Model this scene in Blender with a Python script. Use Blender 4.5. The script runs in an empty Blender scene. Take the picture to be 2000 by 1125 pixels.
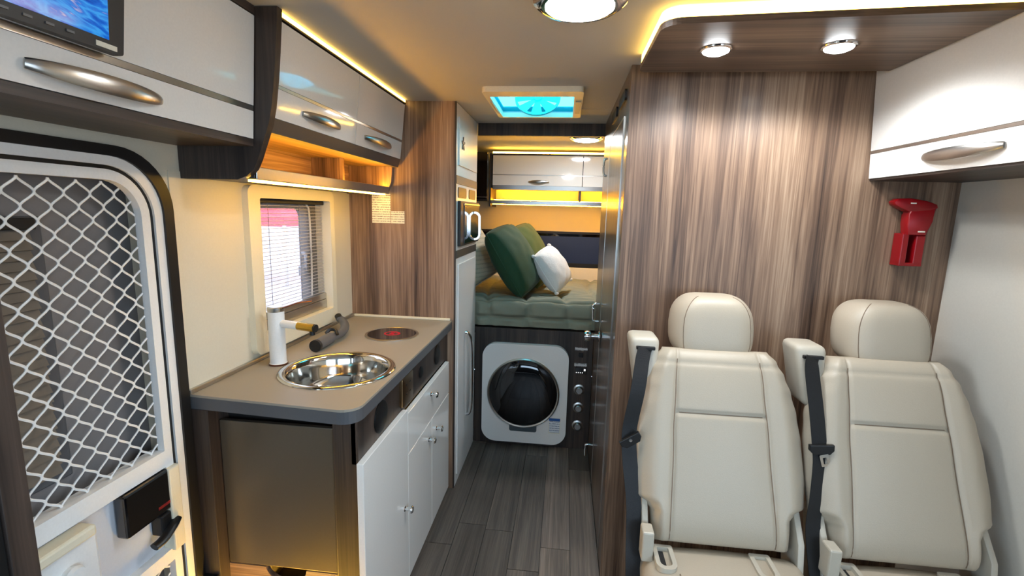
import bpy, bmesh, math, random
from mathutils import Vector, Matrix, noise
random.seed(7)
SC = bpy.context.scene
COL = SC.collection
PI = math.pi

# ------------------------------------------------------------------ camera
F, YAW, PITCH, ROLL = 919.35, -0.10763, -0.15982, 0.02648
cy, sy, cp, sp = math.cos(YAW), math.sin(YAW), math.cos(PITCH), math.sin(PITCH)
fwd = Vector((sy*cp, cy*cp, sp)); right = Vector((cy, -sy, 0)); up = right.cross(fwd)
r2 = right*math.cos(ROLL) + up*math.sin(ROLL); u2 = up*math.cos(ROLL) - right*math.sin(ROLL)
cam_d = bpy.data.cameras.new('camera'); cam = bpy.data.objects.new('camera', cam_d); COL.objects.link(cam)
cam_d.sensor_width = 36.0; cam_d.lens = F/2000*36.0; cam_d.clip_start = 0.02; cam_d.clip_end = 300
cam.matrix_world = Matrix(((r2.x, u2.x, -fwd.x, 0), (r2.y, u2.y, -fwd.y, 0), (r2.z, u2.z, -fwd.z, 1.435), (0, 0, 0, 1)))
SC.camera = cam

# ------------------------------------------------------------------ world + exposure
W = bpy.data.worlds.new('sky'); SC.world = W; W.use_nodes = True
bg = W.node_tree.nodes['Background']; bg.inputs[0].default_value = (0.58, 0.78, 1.0, 1); bg.inputs[1].default_value = 7.8
VS = SC.view_settings
VS.view_transform = 'Standard'; VS.look = 'None'; VS.gamma = 1.0; VS.use_curve_mapping = False; VS.exposure = 0.15
SC.cycles.max_bounces = 10; SC.cycles.diffuse_bounces = 6; SC.cycles.glossy_bounces = 5; SC.cycles.transparent_max_bounces = 12
SC.cycles.sample_clamp_indirect = 6.0
def portal(loc, rot, sx, sy_):
    d = bpy.data.lights.new('window_portal', 'AREA'); d.shape = 'RECTANGLE'; d.size = sx; d.size_y = sy_
    d.cycles.is_portal = True
    o = bpy.data.objects.new('window_portal', d); o.location = loc; o.rotation_euler = rot; COL.objects.link(o)
portal((0.10, -1.83, 1.40), (PI/2, 0, 0), 1.8, 0.5)          # windscreen
portal((1.34, -0.65, 1.20), (0, PI/2, 0), 1.0, 1.5)          # cab side window, passenger
portal((-1.14, -0.75, 1.20), (0, -PI/2, 0), 0.7, 1.2)        # cab side window, driver
portal((-1.14, 1.75, 1.22), (0, -PI/2, 0), 0.5, 0.5)         # kitchen window

# ------------------------------------------------------------------ materials
def nt(name):
    m = bpy.data.materials.new(name); m.use_nodes = True
    t = m.node_tree; return m, t, t.nodes['Principled BSDF']
def srgb(r, g, b):
    f = lambda c: (c/255/12.92) if c/255 <= .04045 else ((c/255+.055)/1.055)**2.4
    return (f(r), f(g), f(b), 1)
def plain(name, col, rough=.5, metal=0., spec=.5, coat=0., bump=0., bscale=200., trans=0.):
    m, t, p = nt(name)
    p.inputs['Base Color'].default_value = col; p.inputs['Roughness'].default_value = rough
    p.inputs['Metallic'].default_value = metal; p.inputs['Specular IOR Level'].default_value = spec
    p.inputs['Coat Weight'].default_value = coat; p.inputs['Coat Roughness'].default_value = .05
    p.inputs['Transmission Weight'].default_value = trans
    g = t.nodes.new('ShaderNodeNewGeometry')
    n = t.nodes.new('ShaderNodeTexNoise'); n.inputs['Scale'].default_value = bscale; n.inputs['Detail'].default_value = 3
    t.links.new(g.outputs['Position'], n.inputs['Vector'])
    if bump:
        b = t.nodes.new('ShaderNodeBump'); b.inputs['Strength'].default_value = bump; b.inputs['Distance'].default_value = .002
        t.links.new(n.outputs['Fac'], b.inputs['Height']); t.links.new(b.outputs['Normal'], p.inputs['Normal'])
    mix = t.nodes.new('ShaderNodeMix'); mix.data_type = 'RGBA'; mix.blend_type = 'MULTIPLY'
    mix.inputs[6].default_value = col; r = t.nodes.new('ShaderNodeMapRange')
    r.inputs[3].default_value = .94; r.inputs[4].default_value = 1.04
    t.links.new(n.outputs['Fac'], r.inputs[0]); t.links.new(r.outputs[0], mix.inputs[7]); mix.inputs[0].default_value = 1
    t.links.new(mix.outputs[2], p.inputs['Base Color'])
    return m
def emit(name, col, s):
    m, t, p = nt(name)
    p.inputs['Base Color'].default_value = (0, 0, 0, 1); p.inputs['Emission Color'].default_value = col
    p.inputs['Emission Strength'].default_value = s
    return m
def wood(name, axis='z', stops=None, rough=.46, rand=False, k=1.0, coat=0.06):
    m, t, p = nt(name); N, Lk = t.nodes, t.links
    g = N.new('ShaderNodeNewGeometry'); mp = N.new('ShaderNodeMapping')
    vec = g.outputs['Position']
    if rand:
        oi = N.new('ShaderNodeObjectInfo'); mu = N.new('ShaderNodeVectorMath'); mu.operation = 'SCALE'
        cb = N.new('ShaderNodeCombineXYZ')
        for i in range(3): Lk.new(oi.outputs['Random'], cb.inputs[i])
        mu.inputs['Scale'].default_value = 37.0; Lk.new(cb.outputs[0], mu.inputs[0])
        ad = N.new('ShaderNodeVectorMath'); ad.operation = 'ADD'; Lk.new(vec, ad.inputs[0]); Lk.new(mu.outputs[0], ad.inputs[1]); vec = ad.outputs[0]
    lo, hi = .15*k, 6.2*k
    sc = {'z': (hi, hi, lo), 'y': (hi, lo, hi), 'x': (lo, hi, hi)}[axis]
    mp.inputs['Scale'].default_value = sc; Lk.new(vec, mp.inputs['Vector'])
    n1 = N.new('ShaderNodeTexNoise'); n1.inputs['Scale'].default_value = 1.6; n1.inputs['Detail'].default_value = 5; n1.inputs['Roughness'].default_value = .62; n1.inputs['Distortion'].default_value = .6
    n2 = N.new('ShaderNodeTexNoise'); n2.inputs['Scale'].default_value = 16; n2.inputs['Detail'].default_value = 4; n2.inputs['Distortion'].default_value = 1.2
    Lk.new(mp.outputs[0], n1.inputs['Vector']); Lk.new(mp.outputs[0], n2.inputs['Vector'])
    mx = N.new('ShaderNodeMath'); mx.operation = 'MULTIPLY_ADD'; mx.inputs[1].default_value = .38
    sb = N.new('ShaderNodeMath'); sb.operation = 'MULTIPLY_ADD'; sb.inputs[1].default_value = .80; sb.inputs[2].default_value = -.09
    Lk.new(n1.outputs['Fac'], sb.inputs[0]); Lk.new(n2.outputs['Fac'], mx.inputs[0]); Lk.new(sb.outputs[0], mx.inputs[2])
    cr = N.new('ShaderNodeValToRGB'); e = cr.color_ramp.elements
    stops = stops or [(.32, srgb(58, 41, 31)), (.44, srgb(104, 80, 63)), (.54, srgb(138, 110, 88)), (.68, srgb(180, 152, 126))]
    e[0].position, e[0].color = stops[0]; e[1].position, e[1].color = stops[-1]
    for s in stops[1:-1]:
        q = e.new(s[0]); q.color = s[1]
    Lk.new(mx.outputs[0], cr.inputs[0])
    out = cr.outputs[0]
    if rand:
        mr = N.new('ShaderNodeMapRange'); mr.inputs[3].default_value = .58; mr.inputs[4].default_value = 1.35; Lk.new(oi.outputs['Random'], mr.inputs[0])
        ml = N.new('ShaderNodeMix'); ml.data_type = 'RGBA'; ml.blend_type = 'MULTIPLY'; ml.inputs[0].default_value = 1
        Lk.new(out, ml.inputs[6]); Lk.new(mr.outputs[0], ml.inputs[7]); out = ml.outputs[2]
    Lk.new(out, p.inputs['Base Color']); p.inputs['Roughness'].default_value = rough
    p.inputs['Coat Weight'].default_value = coat; p.inputs['Coat Roughness'].default_value = .15
    b = N.new('ShaderNodeBump'); b.inputs['Strength'].default_value = .15; b.inputs['Distance'].default_value = .001
    Lk.new(n2.outputs['Fac'], b.inputs['Height']); Lk.new(b.outputs['Normal'], p.inputs['Normal'])
    return m
M = {}
DK = [(.32, srgb(26, 20, 18)), (.44, srgb(44, 36, 32)), (.54, srgb(60, 49, 43)), (.70, srgb(84, 70, 61))]  # dark walnut; shade on side panels and bed front is in these colours too
M['wood'] = wood('walnut_laminate')
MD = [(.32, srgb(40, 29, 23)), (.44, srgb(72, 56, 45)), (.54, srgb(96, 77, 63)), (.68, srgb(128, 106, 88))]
M['mwood'] = wood('mid_walnut_laminate', 'z', MD, rough=.3, coat=.25)  # same walnut, with the shade of the washroom side put into its colour
M['mwood_x'] = wood('mid_walnut_cross', 'x', MD, rough=.4)
M['wood_x'] = wood('walnut_laminate_cross', 'x')
M['wood_y'] = wood('walnut_laminate_long', 'y')
M['dwood'] = wood('dark_walnut_laminate', 'z', DK)
M['dwood_y'] = wood('dark_walnut_long', 'y', DK)
M['dwood_x'] = wood('dark_walnut_cross', 'x', DK)
M['plank'] = wood('vinyl_plank', 'y', [(.30, srgb(52, 46, 42)), (.45, srgb(84, 75, 68)), (.55, srgb(104, 93, 84)), (.72, srgb(138, 124, 112))], rough=.42, rand=True, k=1.3)
M['white'] = plain('white_gloss', srgb(240, 236, 229), .07, coat=.6)
M['whitem'] = plain('white_satin', srgb(236, 234, 230), .3)
M['cream'] = plain('cream_plastic', srgb(232, 222, 196), .4)
M['wall'] = plain('cream_wall_panel', srgb(216, 206, 184), .45, bump=.05)
M['wallr'] = plain('grey_beige_wall_fabric', srgb(205, 200, 188), .7, bump=.1)
M['ceil'] = plain('beige_ceiling_liner', srgb(190, 187, 182), .65, bump=.12, bscale=300)
M['black'] = plain('black_rubber', srgb(16, 16, 17), .45)
M['blackg'] = plain('black_glass', srgb(8, 8, 10), .05, coat=.8)
M['dark'] = plain('dark_recess', srgb(24, 22, 22), .6)
M['chrome'] = plain('chrome', srgb(225, 225, 225), .07, 1.0)
M['steel'] = plain('brushed_steel', srgb(200, 196, 188), .28, 1.0)
M['sinksteel'] = plain('polished_steel', srgb(222, 218, 210), .09, 1.0)
M['nickel'] = plain('satin_nickel', srgb(192, 189, 184), .28, 1.0)
M['brass'] = plain('brushed_bronze', srgb(170, 138, 100), .3, 1.0)
M['gold'] = plain('brushed_gold', srgb(205, 165, 70), .25, 1.0)
M['copper'] = plain('dark_copper', srgb(120, 82, 66), .3, 1.0)
M['ctop'] = plain('taupe_worktop', srgb(158, 148, 132), .42, bump=.06, bscale=500)
M['cedge'] = plain('slate_edge', srgb(86, 86, 88), .4)
M['valance'] = plain('dark_grey_valance', srgb(78, 74, 70), .4)
M['grey'] = plain('grey_metallic_panel', srgb(98, 90, 78), .36, .5)
M['greyp'] = plain('grey_plastic', srgb(92, 92, 94), .4)
M['leather'] = plain('beige_leather', srgb(182, 169, 149), .45, bump=.18, bscale=420)
M['leatherp'] = plain('beige_seat_plastic', srgb(190, 181, 164), .42)
M['seam'] = plain('seam_thread', srgb(128, 108, 88), .7)
M['belt'] = plain('black_belt_webbing', srgb(9, 10, 13), .6, bump=.3, bscale=700)
M['red'] = plain('red_plastic', srgb(140, 6, 16), .35)
M['navy'] = plain('navy_blind', srgb(14, 40, 84), .6)
M['quilt'] = plain('sage_quilt', srgb(134, 136, 118), .85, bump=.3, bscale=160)
M['sheet'] = plain('beige_pillowcase', srgb(196, 186, 160), .85, bump=.2, bscale=160)
M['green'] = plain('green_velvet', srgb(24, 64, 34), .8, bump=.3, bscale=200)
M['green2'] = plain('olive_velvet', srgb(60, 78, 24), .8, bump=.3, bscale=200)
for g_ in ('green', 'green2'):
    M[g_].node_tree.nodes['Principled BSDF'].inputs['Sheen Weight'].default_value = .08
M['cushion'] = plain('white_waffle_cushion', srgb(232, 230, 226), .85, bump=.8, bscale=110)
M['paper'] = plain('paper', srgb(236, 230, 212), .7)
M['ledw'] = emit('warm_led', (1, .60, .12, 1), 8.0)
M['leds'] = emit('warm_led_soft', (1, .54, .06, 1), 30.0)
M['ledr'] = emit('rear_warm_led', (1, .45, .03, 1), 60.0)
M['ledo'] = emit('recess_warm_led', (1, .44, .012, 1), 130.0)
M['lamp'] = emit('cool_lamp', (.84, .93, 1, 1), 66.0)
M['spot'] = emit('spot_lamp', (.9, .96, 1, 1), 40.0)
M['pave'] = plain('pavement', srgb(170, 160, 155), .8, bscale=3)
M['tent'] = plain('red_canvas', srgb(205, 20, 50), .7)

def glass_mat():
    m, t, p = nt('window_acrylic'); N, L_ = t.nodes, t.links
    tr = N.new('ShaderNodeBsdfTransparent'); tr.inputs[0].default_value = (.80, .75, .77, 1); gl = N.new('ShaderNodeBsdfGlossy'); gl.inputs['Roughness'].default_value = .03
    mx = N.new('ShaderNodeMixShader'); mx.inputs[0].default_value = .05
    L_.new(tr.outputs[0], mx.inputs[1]); L_.new(gl.outputs[0], mx.inputs[2])
    L_.new(mx.outputs[0], N['Material Output'].inputs[0]); return m
M['glass'] = glass_mat()
def blind_mat():
    m, t, p = nt('pleated_sheer'); N, L_ = t.nodes, t.links
    tr = N.new('ShaderNodeBsdfTransparent'); df = N.new('ShaderNodeBsdfTranslucent'); df.inputs[0].default_value = (.9, .88, .88, 1)
    d2 = N.new('ShaderNodeBsdfDiffuse'); d2.inputs[0].default_value = (.85, .82, .8, 1)
    a = N.new('ShaderNodeAddShader'); mx = N.new('ShaderNodeMixShader'); mx.inputs[0].default_value = .22
    m2 = N.new('ShaderNodeMixShader'); m2.inputs[0].default_value = .5
    L_.new(df.outputs[0], m2.inputs[1]); L_.new(d2.outputs[0], m2.inputs[2])
    L_.new(tr.outputs[0], mx.inputs[1]); L_.new(m2.outputs[0], mx.inputs[2]); L_.new(mx.outputs[0], N['Material Output'].inputs[0]); return m
M['blind'] = blind_mat()
def cyan_mat():
    m, t, p = nt('cyan_acrylic'); N, L_ = t.nodes, t.links
    df = N.new('ShaderNodeBsdfTranslucent'); df.inputs[0].default_value = (.04, .58, .66, 1)
    d2 = N.new('ShaderNodeBsdfTransparent'); d2.inputs[0].default_value = (.18, .80, .90, 1)
    mx = N.new('ShaderNodeMixShader'); mx.inputs[0].default_value = .34
    L_.new(df.outputs[0], mx.inputs[1]); L_.new(d2.outputs[0], mx.inputs[2]); L_.new(mx.outputs[0], N['Material Output'].inputs[0]); return m
M['cyan'] = cyan_mat()
def lines_mat(name, base, ink, scale, axis=2):
    m, t, p = nt(name); N, L_ = t.nodes, t.links
    g = N.new('ShaderNodeNewGeometry'); sx = N.new('ShaderNodeSeparateXYZ'); L_.new(g.outputs['Position'], sx.inputs[0])
    mu = N.new('ShaderNodeMath'); mu.operation = 'MULTIPLY'; mu.inputs[1].default_value = scale; L_.new(sx.outputs[axis], mu.inputs[0])
    fr = N.new('ShaderNodeMath'); fr.operation = 'FRACT'; L_.new(mu.outputs[0], fr.inputs[0])
    gt = N.new('ShaderNodeMath'); gt.operation = 'GREATER_THAN'; gt.inputs[1].default_value = .62; L_.new(fr.outputs[0], gt.inputs[0])
    n = N.new('ShaderNodeTexNoise'); n.inputs['Scale'].default_value = 220; L_.new(g.outputs['Position'], n.inputs['Vector'])
    g2 = N.new('ShaderNodeMath'); g2.operation = 'GREATER_THAN'; g2.inputs[1].default_value = .45; L_.new(n.outputs[0], g2.inputs[0])
    m3 = N.new('ShaderNodeMath'); m3.operation = 'MULTIPLY'; L_.new(gt.outputs[0], m3.inputs[0]); L_.new(g2.outputs[0], m3.inputs[1])
    mx = N.new('ShaderNodeMix'); mx.data_type = 'RGBA'; mx.inputs[6].default_value = base; mx.inputs[7].default_value = ink
    L_.new(m3.outputs[0], mx.inputs[0]); L_.new(mx.outputs[2], p.inputs['Base Color']); p.inputs['Roughness'].default_value = .7; return m
M['print'] = lines_mat('printed_sheet', srgb(238, 232, 214), srgb(150, 142, 128), 90)
M['strip'] = lines_mat('printed_strip', srgb(205, 205, 205), srgb(90, 90, 92), 60)
def screen_mat():
    m, t, p = nt('monitor_picture'); N, L_ = t.nodes, t.links
    g = N.new('ShaderNodeNewGeometry'); mp = N.new('ShaderNodeMapping'); mp.inputs['Rotation'].default_value = (-.5, 0, 0)
    mp.inputs['Scale'].default_value = (6, 7, 26); L_.new(g.outputs['Position'], mp.inputs[0])
    n = N.new('ShaderNodeTexNoise'); n.inputs['Scale'].default_value = 1.3; n.inputs['Detail'].default_value = 4; n.inputs['Distortion'].default_value = 1.5
    L_.new(mp.outputs[0], n.inputs['Vector']); cr = N.new('ShaderNodeValToRGB'); e = cr.color_ramp.elements
    e[0].position = .28; e[0].color = srgb(4, 50, 150); e[1].position = .74; e[1].color = srgb(240, 215, 60)
    for q, c in ((.42, (15, 100, 205)), (.52, (60, 160, 235)), (.60, (30, 110, 210)), (.67, (215, 200, 205))):
        x = e.new(q); x.color = srgb(*c)
    L_.new(n.outputs['Fac'], cr.inputs[0]); L_.new(cr.outputs[0], p.inputs['Emission Color']); p.inputs['Emission Strength'].default_value = .9
    p.inputs['Base Color'].default_value = (0, 0, 0, 1); p.inputs['Roughness'].default_value = .1; return m
M['screen'] = screen_mat()

# ------------------------------------------------------------------ mesh helpers
def new(): return bmesh.new()
def box(bm, x0, x1, y0, y1, z0, z1, bev=0., seg=2, rot=None):
    vs = [bm.verts.new(v) for v in ((x0,y0,z0),(x1,y0,z0),(x1,y1,z0),(x0,y1,z0),(x0,y0,z1),(x1,y0,z1),(x1,y1,z1),(x0,y1,z1))]
    fs = [bm.faces.new([vs[i] for i in q]) for q in ((3,2,1,0),(4,5,6,7),(0,1,5,4),(1,2,6,5),(2,3,7,6),(3,0,4,7))]
    if bev > 0:
        es = list({e for f in fs for e in f.edges})
        bmesh.ops.bevel(bm, geom=es, offset=bev, segments=seg, profile=.5, affect='EDGES')
    return bm
def bx(*a, **k): return box(new(), *a, **k)
def hexa(bm, p):     # 8 corner points, same order as box
    vs = [bm.verts.new(v) for v in p]
    for q in ((3,2,1,0),(4,5,6,7),(0,1,5,4),(1,2,6,5),(2,3,7,6),(3,0,4,7)): bm.faces.new([vs[i] for i in q])
    return bm
AX = {'x': (1, 2, 0), 'y': (0, 2, 1), 'z': (0, 1, 2)}
def pt(axis, a, b, c):
    i, j, k = AX[axis]; v = [0, 0, 0]; v[i] = a; v[j] = b; v[k] = c; return v
def rrect(a0, a1, b0, b1, r, n=8):
    if not hasattr(r, '__len__'): r = (r, r, r, r)     # corners: (a0b0, a1b0, a1b1, a0b1)
    out = []
    for (ca, cb, s, rr) in ((a0+r[0], b0+r[0], PI, r[0]), (a1-r[1], b0+r[1], 1.5*PI, r[1]), (a1-r[2], b1-r[2], 0, r[2]), (a0+r[3], b1-r[3], .5*PI, r[3])):
        for i in range(n+1):
            t = s + i/n*PI/2; out.append((ca+rr*math.cos(t), cb+rr*math.sin(t)))
    return out
def circle(a, b, r, n=40): return [(a+r*math.cos(2*PI*i/n), b+r*math.sin(2*PI*i/n)) for i in range(n)]
def prism(bm, outline, axis, c0, c1, bev=0.):
    v0 = [bm.verts.new(pt(axis, a, b, c0)) for a, b in outline]; v1 = [bm.verts.new(pt(axis, a, b, c1)) for a, b in outline]
    n = len(outline); fs = [bm.faces.new(v0[::-1]), bm.faces.new(v1)]
    for i in range(n): bm.faces.new((v0[i], v0[(i+1) % n], v1[(i+1) % n], v1[i]))
    if bev:
        es = [e for f in fs for e in f.edges]
        bmesh.ops.bevel(bm, geom=es, offset=bev, segments=2, profile=.5, affect='EDGES')
    return bm
def ring(bm, o1, o2, axis, c0, c1):
    n = len(o1); V = [[bm.verts.new(pt(axis, a, b, c)) for a, b in o] for o, c in ((o1, c0), (o1, c1), (o2, c1), (o2, c0))]
    for k in range(4):
        A, B = V[k], V[(k+1) % 4]
        for i in range(n): bm.faces.new((A[i], A[(i+1) % n], B[(i+1) % n], B[i]))
    return bm
def lathe(bm, prof, axis, ca, cb, n=40, closed=False):   # prof: list of (radius, c along axis)
    rows = []
    for r, c in prof:
        rows.append([bm.verts.new(pt(axis, ca+r*math.cos(2*PI*i/n), cb+r*math.sin(2*PI*i/n), c)) for i in range(n)] if r > 1e-6 else [bm.verts.new(pt(axis, ca, cb, c))])
    pairs = list(zip(rows, rows[1:])) + ([(rows[-1], rows[0])] if closed else [])
    for A, B in pairs:
        for i in range(n):
            j = (i+1) % n
            if len(A) == 1 and len(B) == 1: continue
            if len(A) == 1: bm.faces.new((A[0], B[j], B[i]))
            elif len(B) == 1: bm.faces.new((A[i], A[j], B[0]))
            else: bm.faces.new((A[i], A[j], B[j], B[i]))
    return bm
def sweep(bm, path, ra, rb=None, ref=(0, 0, 1), n=12, cap=True):
    path = [Vector(p) for p in path]; m = len(path); ref = Vector(ref)
    if not hasattr(ra, '__len__'): ra = [ra]*m
    rb = ra if rb is None else rb
    if not hasattr(rb, '__len__'): rb = [rb]*m
    rows = []
    for i, p in enumerate(path):
        t = (path[min(i+1, m-1)] - path[max(i-1, 0)]).normalized()
        s = t.cross(ref)
        if s.length < 1e-4: s = t.cross(Vector((1, .1, 0)))
        s.normalize(); q = s.cross(t)
        rows.append([bm.verts.new(p + s*ra[i]*math.cos(2*PI*k/n) + q*rb[i]*math.sin(2*PI*k/n)) for k in range(n)])
    for A, B in zip(rows, rows[1:]):
        for k in range(n): bm.faces.new((A[k], A[(k+1) % n], B[(k+1) % n], B[k]))
    if cap: bm.faces.new(rows[0][::-1]); bm.faces.new(rows[-1])
    return bm
def smooth_path(pts, k=6):
    P = [Vector(p) for p in pts]; out = []
    for i in range(len(P)-1):
        p0, p1, p2, p3 = P[max(i-1, 0)], P[i], P[i+1], P[min(i+2, len(P)-1)]
        for j in range(k):
            t = j/k
            out.append(.5*((2*p1) + (p2-p0)*t + (2*p0-5*p1+4*p2-p3)*t*t + (3*p1-p0-3*p2+p3)*t**3))
    out.append(P[-1]); return out
def link(name, bm, mat, parent=None, smooth=False, angle=40):
    bmesh.ops.recalc_face_normals(bm, faces=bm.faces)
    me = bpy.data.meshes.new(name); bm.to_mesh(me); bm.free()
    me.materials.append(M[mat] if isinstance(mat, str) else mat)
    if smooth:
        me.polygons.foreach_set('use_smooth', [True]*len(me.polygons))
        try: me.set_sharp_from_angle(angle=math.radians(angle))
        except Exception: pass
    o = bpy.data.objects.new(name, me); COL.objects.link(o)
    if parent is not None:
        o.parent = parent
        o.matrix_parent_inverse = WM[parent.name].inverted()
    WM[o.name] = Matrix.Identity(4)
    return o
WM = {}
def part(parent, name, mat, bm, smooth=False, label=None, angle=40):
    o = link(name, bm, mat, parent, smooth, angle)
    if label: o['label'] = label
    return o
def thing(name, label, cat, loc, group=None):
    o = bpy.data.objects.new(name, None); o.empty_display_size = .05; o.location = loc; COL.objects.link(o)
    WM[o.name] = Matrix.Translation(loc)
    o['label'] = label; o['category'] = cat
    if group: o['group'] = group
    return o
def tag(o, label, cat, group=None, kind=None):
    o['label'] = label; o['category'] = cat
    if group: o['group'] = group
    if kind: o['kind'] = kind
    return o
def struct(name, bm, mat, label=None, smooth=False):
    o = link(name, bm, mat, None, smooth); o['kind'] = 'structure'
    if label: o['label'] = label; o['category'] = name.split('_')[0]
    return o

# key planes (metres): camera at the origin, X right, Y toward the bed, Z up
XL, XR, YF, YB, ZC = -1.045, 1.262, -1.80, 4.10, 1.93
YP = 1.70           # front face of the washroom wall
YT = 2.22           # near face of tall cabinet
YBED = 2.75

# ------------------------------------------------------------------ structure
fl = struct('floor', bx(XL-.06, XR+.06, YF, YB, -.06, -.004), 'dark', 'dark van floor laid with grey brown vinyl planks')
pm = bpy.data.meshes.new('plank'); b = bx(-.5, .5, -.5, .5, -.5, .5); b.to_mesh(pm); b.free(); pm.materials.append(M['plank'])
def plank(x0, x1, y0, y1):
    o = bpy.data.objects.new('plank', pm); COL.objects.link(o); g = .0012
    o.scale = (x1-x0-2*g, y1-y0-2*g, .006); o.location = ((x0+x1)/2, (y0+y1)/2, -.0015 - random.random()*.0006); o.parent = fl
PW = .128
for i in range(7):
    x0 = -.686 + i*PW; x1 = min(x0+PW, .199)
    y = .15 - random.random()*.5
    while y < YBED:
        L = .92; y1 = min(y+L, YBED)
        if y1 > .3: plank(x0, x1, max(y, .1), y1)
        y = y1
        if y1 >= YBED: break
for i in range(8):
    x0 = .202 + i*PW; x1 = min(x0+PW, XR)
    plank(x0, x1, .1 + .3*random.random(), YP - .02)

# ceiling with the skylight hole
SX0, SX1, SY0, SY1 = -.335, .015, 2.045, 2.465
b = new(); box(b, XL-.06, XR+.06, YF, SY0, ZC, ZC+.03)
box(b, XL-.06, SX0, SY0, SY1, ZC, ZC+.03); box(b, SX1, XR+.06, SY0, 2.378, ZC, ZC+.03); box(b, SX1, XR+.06, 2.382, SY1, ZC, ZC+.03)
box(b, XL-.06, XR+.06, SY1, YB+.05, ZC, ZC+.03)
struct('ceiling', b, 'ceil', 'beige lined ceiling of the camper')

# left wall: door and window openings
WY0, WY1, WZ0, WZ1 = 1.50, 1.99, .985, 1.465
DY0, DY1, DZ1 = .30, 1.118, 1.528
b = new(); T = XL-.06
box(b, T, XL, YF, -1.35, -.0, ZC); box(b, T, XL, -1.35, -.15, 0, .85); box(b, T, XL, -1.35, -.15, 1.55, ZC); box(b, T, XL, -.15, DY0, 0, ZC)
box(b, T, XL, DY0, DY1, DZ1, ZC); box(b, T, XL, DY1, WY0, 0, ZC); box(b, T, XL, WY0, WY1, 0, WZ0); box(b, T, XL, WY0, WY1, WZ1, ZC); box(b, T, XL, WY1, YB, 0, ZC)
box(b, XL, XL+.003, 1.16, 1.357, .90, 1.52)
for a_ in ((DY1, DY1+.06, 0, DZ1+.06), (DY0-.06, DY0, 0, DZ1+.06), (DY0, DY1, DZ1, DZ1+.06)): box(b, XL-.11, XL-.06, a_[0], a_[1], a_[2], a_[3])
struct('wall_left', b, 'wall', 'cream wall panel around the entry door and kitchen window')
b = new(); T = XR+.06
box(b, XR, T, YF, -1.40, 0, ZC); box(b, XR, T, -1.40, .10, 0, .70); box(b, XR, T, -1.40, .10, 1.70, ZC); box(b, XR, T, .10, YB, 0, ZC)
struct('wall_right', b, 'wallr', 'grey beige wall beside the passenger seats')
b = new(); box(b, XL, XR, YB, YB+.05, 0, ZC)
struct('wall_rear', b, 'wall', 'cream rear wall above the bed')
b = new(); box(b, XL, XR, YF-.05, YF, 0, 1.15); box(b, XL, XR, YF-.05, YF, 1.65, ZC); box(b, XL, -.8, YF-.05, YF, 1.15, 1.65); box(b, 1.0, XR, YF-.05, YF, 1.15, 1.65)
struct('wall_front', b, 'dark')

# washroom walls
b = new(); box(b, .20, XR, YP, YP+.02, 0, ZC, .0); struct('wall_washroom_front', b, 'wood', 'tall walnut grained wall behind the two seats')
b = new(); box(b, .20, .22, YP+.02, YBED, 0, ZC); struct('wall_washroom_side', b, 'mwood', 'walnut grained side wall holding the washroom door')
b = new(); box(b, -.515, .20, YBED, YBED+.02, 1.862, ZC); struct('trim_1', b, 'dwood', 'dark wood beam across the bedroom opening')

# washroom door
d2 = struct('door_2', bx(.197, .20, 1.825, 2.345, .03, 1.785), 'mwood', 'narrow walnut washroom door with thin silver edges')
b = new(); X0, X1 = .1955, .20
box(b, X0, X1, 1.821, 1.825, .02, 1.789); box(b, X0, X1, 2.345, 2.349, .02, 1.789); box(b, X0, X1, 1.825, 2.345, 1.785, 1.789)
part(d2, 'edge_trim', 'steel', b)
b = new(); lathe(b, [(.026, .19), (.026, .184), (.012, .182), (.012, .15), (.024, .146), (.027, .132), (.024, .118), (0, .116)], 'x', 2.25, .85, 24)
part(d2, 'door_knob', 'chrome', b, True)
b = new(); sweep(b, smooth_path([(.19, 2.36, .90), (.165, 2.36, .905), (.16, 2.36, .94), (.16, 2.36, .985), (.19, 2.36, .99)]), .006); part(d2, 'grab_handle', 'chrome', b, True)
b = new(); sweep(b, smooth_path([(.19, 2.37, 1.62), (.176, 2.37, 1.625), (.172, 2.37, 1.66), (.176, 2.37, 1.695), (.19, 2.37, 1.70)]), .005); part(d2, 'upper_catch', 'steel', b, True)
b = new(); sweep(b, smooth_path([(.2, 2.48, .17), (.17, 2.48, .17), (.165, 2.48, .15), (.165, 2.47, .11)]), .006); part(d2, 'floor_hook', 'chrome', b, True)
for (y0, y1) in ((1.80, 1.99), (2.09, 2.29)):
    b = new(); prism(b, rrect(y0, y1, 1.842, 1.882, .012), 'x', .192, .20)
    part(d2, 'vent', 'black', b)

# ------------------------------------------------------------------ outdoors
g = link('exterior_ground', bx(-60, 60, -40, 80, -.70, -.60), 'pave'); tag(g, 'pale pavement seen through the kitchen window', 'pavement', kind='structure')
tn = thing('market_tent', 'red canopy tent standing outside the kitchen window', 'tent', (-8.2, 12.4, -.6))
b = new(); base = [(-9.4, 11.2), (-7.0, 11.2), (-7.0, 13.6), (-9.4, 13.6)]
v = [b.verts.new((x, y, 1.15)) for x, y in base]; w = [b.verts.new((x, y, .92)) for x, y in base]; a = b.verts.new((-8.2, 12.4, 1.72))
for i in range(4): j = (i+1) % 4; b.faces.new((v[i], v[j], a)); b.faces.new((w[i], w[j], v[j], v[i]))
part(tn, 'canopy', 'tent', b)
for x, y in base:
    sx = .04 if x > -8 else -.04
    part(tn, 'leg', 'steel', bx(x-.03, x+.03, y-.03, y+.03, -.6, .95))

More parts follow.
